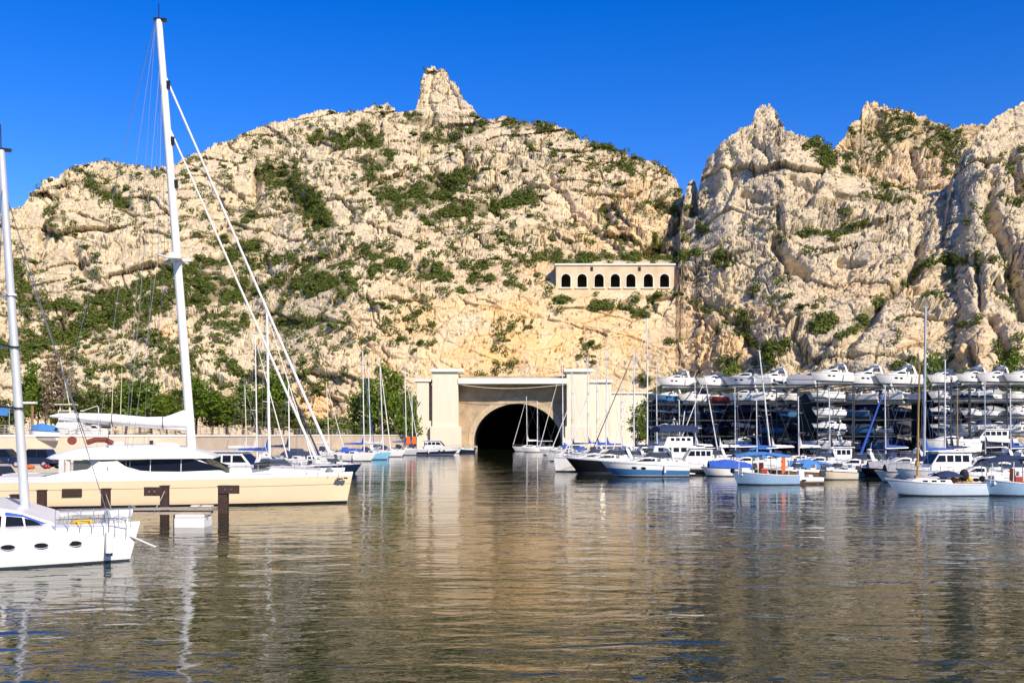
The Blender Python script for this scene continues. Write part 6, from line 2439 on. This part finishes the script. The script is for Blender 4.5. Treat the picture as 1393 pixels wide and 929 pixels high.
for ri, (p0, p1, Y, bays, nm) in enumerate(RACKS):
    ppm = F / Y
    X0, X1 = wx(p0, Y), wx(p1, Y)
    D = 9.5
    e = empty('boat_rack', ((X0 + X1) / 2, Y, RZ), 0, {'first rack': 'dark steel dry boat rack next to the tunnel side wall', 'second rack': 'dark steel boat rack between the wall end rack and the bright end column',
              'rack end column': 'narrow steel boat rack column holding bright white boats above the pilothouse boat', 'third rack': 'steel boat rack just before the tall grey mast', 'fourth rack': 'narrow dark steel boat rack between two ochre masts',
              'last rack': 'steel boat rack at the picture edge under the bluff'}[nm], 'boat rack')
    H = TIERS[-1] - RZ
    hx = (X1 - X0) / 2
    for b in range(bays + 1):
        for yy in (0, D):
            mb = MB().bx(-hx + 2 * hx * b / bays - .07, -hx + 2 * hx * b / bays + .07, yy - .07, yy + .07, 0, H - .2)
            obj('upright', mb, RACKM, e)
    for tz in TIERS:
        mb = MB()
        for yy in (0, D):
            mb.bx(-hx, hx, yy - .08, yy + .08, tz - RZ - .46, tz - RZ - .26)
        for b in range(bays * 2 + 1):
            mb.bx(-hx + hx * b / bays - .06, -hx + hx * b / bays + .06, .08, D - .08, tz - RZ - .44, tz - RZ - .28)
        obj('shelf', mb, RACKM, e)
    mb = MB()
    for b in range(bays):
        a, c = -hx + 2 * hx * b / bays, -hx + 2 * hx * (b + 1) / bays
        mb.tube([(a, D, .2), (c, D, H - .4)], .05, 4)
    obj('brace', mb, RACKM, e)
    mb = MB().bx(-hx, hx, D + .12, D + .18, .1, TIERS[4] - RZ - .9)  # added dark backing; its colour stands in for shade between the tiers
    obj('shade_backing', mb, mat('rack_shade_colour', (.012, .018, .03), .7, var=.3, vscale=.7), e)
    # boats: one pitch per bay and a half, slewed so that they show their sides
    bright = nm in ('rack end column', 'last rack', 'fourth rack')
    for ti, tz in enumerate(TIERS):
        n = {'first rack': 3 if ti < 4 else 2, 'second rack': 3, 'rack end column': 1, 'third rack': 2 if ti == 4 else 3, 'fourth rack': 1, 'last rack': 3}[nm]
        rear = n if ti < 4 else 0
        for k in range(n + rear):
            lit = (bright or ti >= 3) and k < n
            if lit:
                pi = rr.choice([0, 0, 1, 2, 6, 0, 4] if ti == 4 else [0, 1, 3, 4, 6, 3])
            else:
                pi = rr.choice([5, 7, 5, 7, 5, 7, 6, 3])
            pr = PROTO[pi]
            first = pi not in used
            used.add(pi)
            sw = None
            word = DESC[pi]
            behind = k >= n
            if nm == 'first rack' and ti == 3 and k == 2:
                sw, word = {'hull': REDH}, 'red hulled boat'
            elif nm == 'first rack' and ti == 3 and k == 0:
                sw, word = {'hull': BLUEH}, 'blue hulled boat'
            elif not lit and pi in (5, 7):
                hm_ = rr.choice(HULLS_SHADE)
                sw = {'hull': hm_, 'deck': GREYC if rr.random() < .6 else OFFW}  # darker hull and deck paint in place of shade inside the rack
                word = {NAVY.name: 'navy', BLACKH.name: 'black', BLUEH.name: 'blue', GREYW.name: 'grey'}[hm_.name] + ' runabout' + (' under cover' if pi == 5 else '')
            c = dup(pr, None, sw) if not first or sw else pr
            if first and sw:
                used.discard(pi)
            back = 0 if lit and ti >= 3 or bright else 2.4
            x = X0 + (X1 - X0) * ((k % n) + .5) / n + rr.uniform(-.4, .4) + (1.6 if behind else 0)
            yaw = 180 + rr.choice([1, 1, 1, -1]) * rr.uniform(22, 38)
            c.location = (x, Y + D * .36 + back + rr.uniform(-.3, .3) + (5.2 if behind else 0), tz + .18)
            s_ = rr.uniform(1.0, 1.12) if nm in ('second rack', 'third rack') else rr.uniform(.88, 1.0)
            s_ *= (.93 if n == 3 else 1) * (1.06 if ti == 4 else 1)
            c.scale = (s_, s_, s_)
            c.rotation_euler = (0, 0, R(yaw))
            c['group'] = 'boats stored in the dry racks'
            c['label'] = f'{word}, {ORD[k % n]} ' + ('in the back row,' if behind else 'on the') + f' {TN[ti]}, {nm}'
            c['category'] = 'motorboat'
for pi, pr in enumerate(PROTO):
    if pi not in used:
        for ch in list(pr.children_recursive):
            bpy.data.objects.remove(ch)
        bpy.data.objects.remove(pr)

# hauled out yachts in front of the racks
cb = cabin_cruiser('hauled_out_yacht', 'big white motor yacht hull hauled out on the quay between grey mast and ochre mast', L=8.5, hm=WHITE, arch=False, hgt=1.35, rail=False, ports=1)
put(cb, 1288, 0, 188, Y=132, z=1.6)
cb = cabin_cruiser('hauled_out_yacht', 'big hauled out motor yacht with a long black window band beside the ochre mast', L=8.5, hm=BLACKH, arch=False, hgt=1.35, rail=False, ports=0, fly=True)
put(cb, 1338, 0, 184, Y=134, z=1.6)

# ---------------------------------------------------------------- the terrace side: cars, boats ashore, awning, lamp
def car(label, px, Y, rz, m, suv=False):
    e = empty('parked_car', (wx(px, Y), Y, .85), R(rz), label, 'car')
    hh = 1.75 if suv else 1.45
    prof = [(-2.2, .35), (-2.22, .85), (-2.0, .95), (-1.55, hh), (.35, hh + .02), (1.05, .98), (2.05, .85), (2.2, .6), (2.15, .32)]
    mb = MB()
    hw = mb.body(prof, .88, .16, .6)
    b = obj('body', mb, m, e, bevel=.08)
    for s in (1, -1):
        for pr in ([(-1.75, .98), (-1.48, hh - .09), (-.62, hh - .07), (-.62, .98)], [(-.54, .98), (-.54, hh - .07), (.30, hh - .07), (.88, .98)]):
            obj('side_window', MB().plate(pr, hw, .01, s), GLASS, e)
    mb = MB()
    mb.add([(1.0, -.7, 1.0), (1.0, .7, 1.0), (.40, .62, hh - .06), (.40, -.62, hh - .06)], [(0, 1, 2, 3)])
    mb.v = [(x + .045, y, z) for x, y, z in mb.v]
    obj('windscreen', mb, GLASS, e)
    for x in (-1.35, 1.35):
        for s in (1, -1):
            mb = MB().tube([(x, s * .68, .33), (x, s * .90, .33)], .33, 16)
            w = obj('wheel', mb, TYRE, e, smooth=True)
            obj('hubcap', MB().tube([(x, s * .89, .33), (x, s * .91, .33)], .19, 12), ALU, w)
    for s in (1, -1):
        obj('headlight', MB().box((2.14, s * .6, .72), (.1, .3, .12)), GREYW, e)
        obj('taillight', MB().box((-2.2, s * .65, .8), (.06, .25, .16)), REDH, e)


car('dark estate car parked below the harbour wall, mostly hidden by the bare mast', 8, 97, 2, CARD, True)
car('dark car with rear towards the catamaran roof parked below the harbour wall', 47, 96, 178, CARD, True)
car('silver car parked at the picture edge under the wall', -32, 96, 3, CARS)

cb = cabin_cruiser('boat_ashore', 'white boat with upper steering shelter stored ashore above the harbour wall', L=5.6, hm=WHITE, fly=True, arch=False, rail=False, ports=0)
put(cb, 88, 0, 178, Y=116, z=TER + .5)
cb = cabin_cruiser('boat_ashore', 'small white cabin boat ashore with tilted bow under the catamaran sail bag', L=3.6, hm=WHITE, arch=False, rail=False, ports=0)
put(cb, 130, 0, 4, Y=118, z=TER + .4)
cb = open_boat('boat_ashore', 'blue covered boat with a red patch ashore beside the wall railing', L=3.4, hm=WHITE, cover=SKYC, motor=False)
put(cb, 58, 0, 176, Y=112, z=TER + .5)
Y = 118
e = empty('steering_shelter', (wx(90, Y), Y, TER), 0, 'small cream tower cabin with flat roof rising behind the sail bag', 'shelter')
obj('tower', MB().bx(-.75, .75, -.5, .5, 0, wz(558, Y) - TER), CREAM, e, bevel=.05)
obj('window', MB().bx(-.6, .6, -.53, -.49, wz(557, Y) - TER - .75, wz(557, Y) - TER - .2), GREYGL, e)
obj('flat_roof', MB().bx(-1.1, 1.1, -.8, .8, wz(551, Y) - TER, wz(549.5, Y) - TER), CREAM, e, bevel=.04)
for q_ in (-.55, .55):
    obj('roof_post', MB().bx(q_ - .05, q_ + .05, -.4, -.3, wz(558, Y) - TER, wz(551, Y) - TER), CREAM, e)
Y = 124
e = empty('lamp_post', (wx(44, Y), Y, TER), 0, 'brown post with a flat white lamp head beside the bare mast', 'lamp post')
obj('post', MB().tube([(0, 0, 0), (0, 0, wz(549, Y) - TER)], .17, 8), mat('brown_post', (.24, .13, .06), .7), e, smooth=True)
obj('lamp_head', MB().box((-.35, 0, wz(548, Y) - TER), (1.7, .8, .28)), OFFW, e, bevel=.06)
Y = 120
e = empty('market_awning', (wx(2, Y), Y, TER), 0, 'blue cloth awning on poles at the picture edge above the wall', 'awning')
obj('cloth', MB().add([(-3, -1, wz(557, Y) - TER), (1.6, -1, wz(557, Y) - TER), (1.6, 1.4, wz(554, Y) - TER), (-3, 1.4, wz(554, Y) - TER), (1.2, -1.05, wz(566, Y) - TER), (-3, -1.05, wz(562, Y) - TER)], [(0, 1, 2, 3), (0, 5, 4, 1)]), SKYC, e)
obj('pole', MB().tube([(1.4, -.9, 0), (1.4, -.9, wz(557, Y) - TER)], .05, 6).tube([(-2.8, -.9, 0), (-2.8, -.9, wz(557, Y) - TER)], .05, 6), STEEL, e)
Y = 130
e = empty('bent_lamp', (wx(134, Y), Y, TER), 0, 'thin white lamp post with its arm bent over near the sail bag', 'lamp post')
zt = wz(552, Y) - TER
obj('post', MB().tube([(0, 0, 0), (0, 0, zt - .3), (-.15, 0, zt), (-1.9, 0, zt - .6)], .06, 7), OFFW, e, smooth=True)
obj('lamp_head', MB().box((-2.1, 0, zt - .65), (.45, .25, .14)), OFFW, e)
for px, top, base, Y in ((104, 487, 600, 128), (151, 510, 600, 140), (163, 500, 600, 141)):
    lb = {104: 'thin pale pole leaning over the sail bag', 151: 'slender tan flagpole beside the bent lamp', 163: 'second slender tan flagpole, further along from the bent lamp'}[px]
    mb = MB().tube([(0, 0, 0), ((82 - 104) / F * Y if px == 104 else .3, 0, wz(top, Y) - TER)], .07, 6, .03)
    o = obj('flagpole', mb, CREAM, None, smooth=True)
    o.location = (wx(px, Y), Y, TER)
    tag(o, lb, 'pole')
# clutter on the quay apron
for i, (px, Y, c, lb) in enumerate(((40, 92, ORANGE, 'orange net bag lying on the quay behind the bare mast'), (62, 93, REDH, 'red can standing on the quay by the orange net bag'), (78, 94, BLACKH, 'black scooter-like bundle on the quay by the catamaran stern'))):
    mb = MB()
    mb.ellipsoid((0, 0, .2), (.3, .25, .24))
    mb.ellipsoid((.25, .1, .15), (.2, .2, .17))
    o = obj('gear_bundle', mb, c, None, smooth=True)
    o.location = (wx(px, Y), Y, .83)
    tag(o, lb, 'gear')
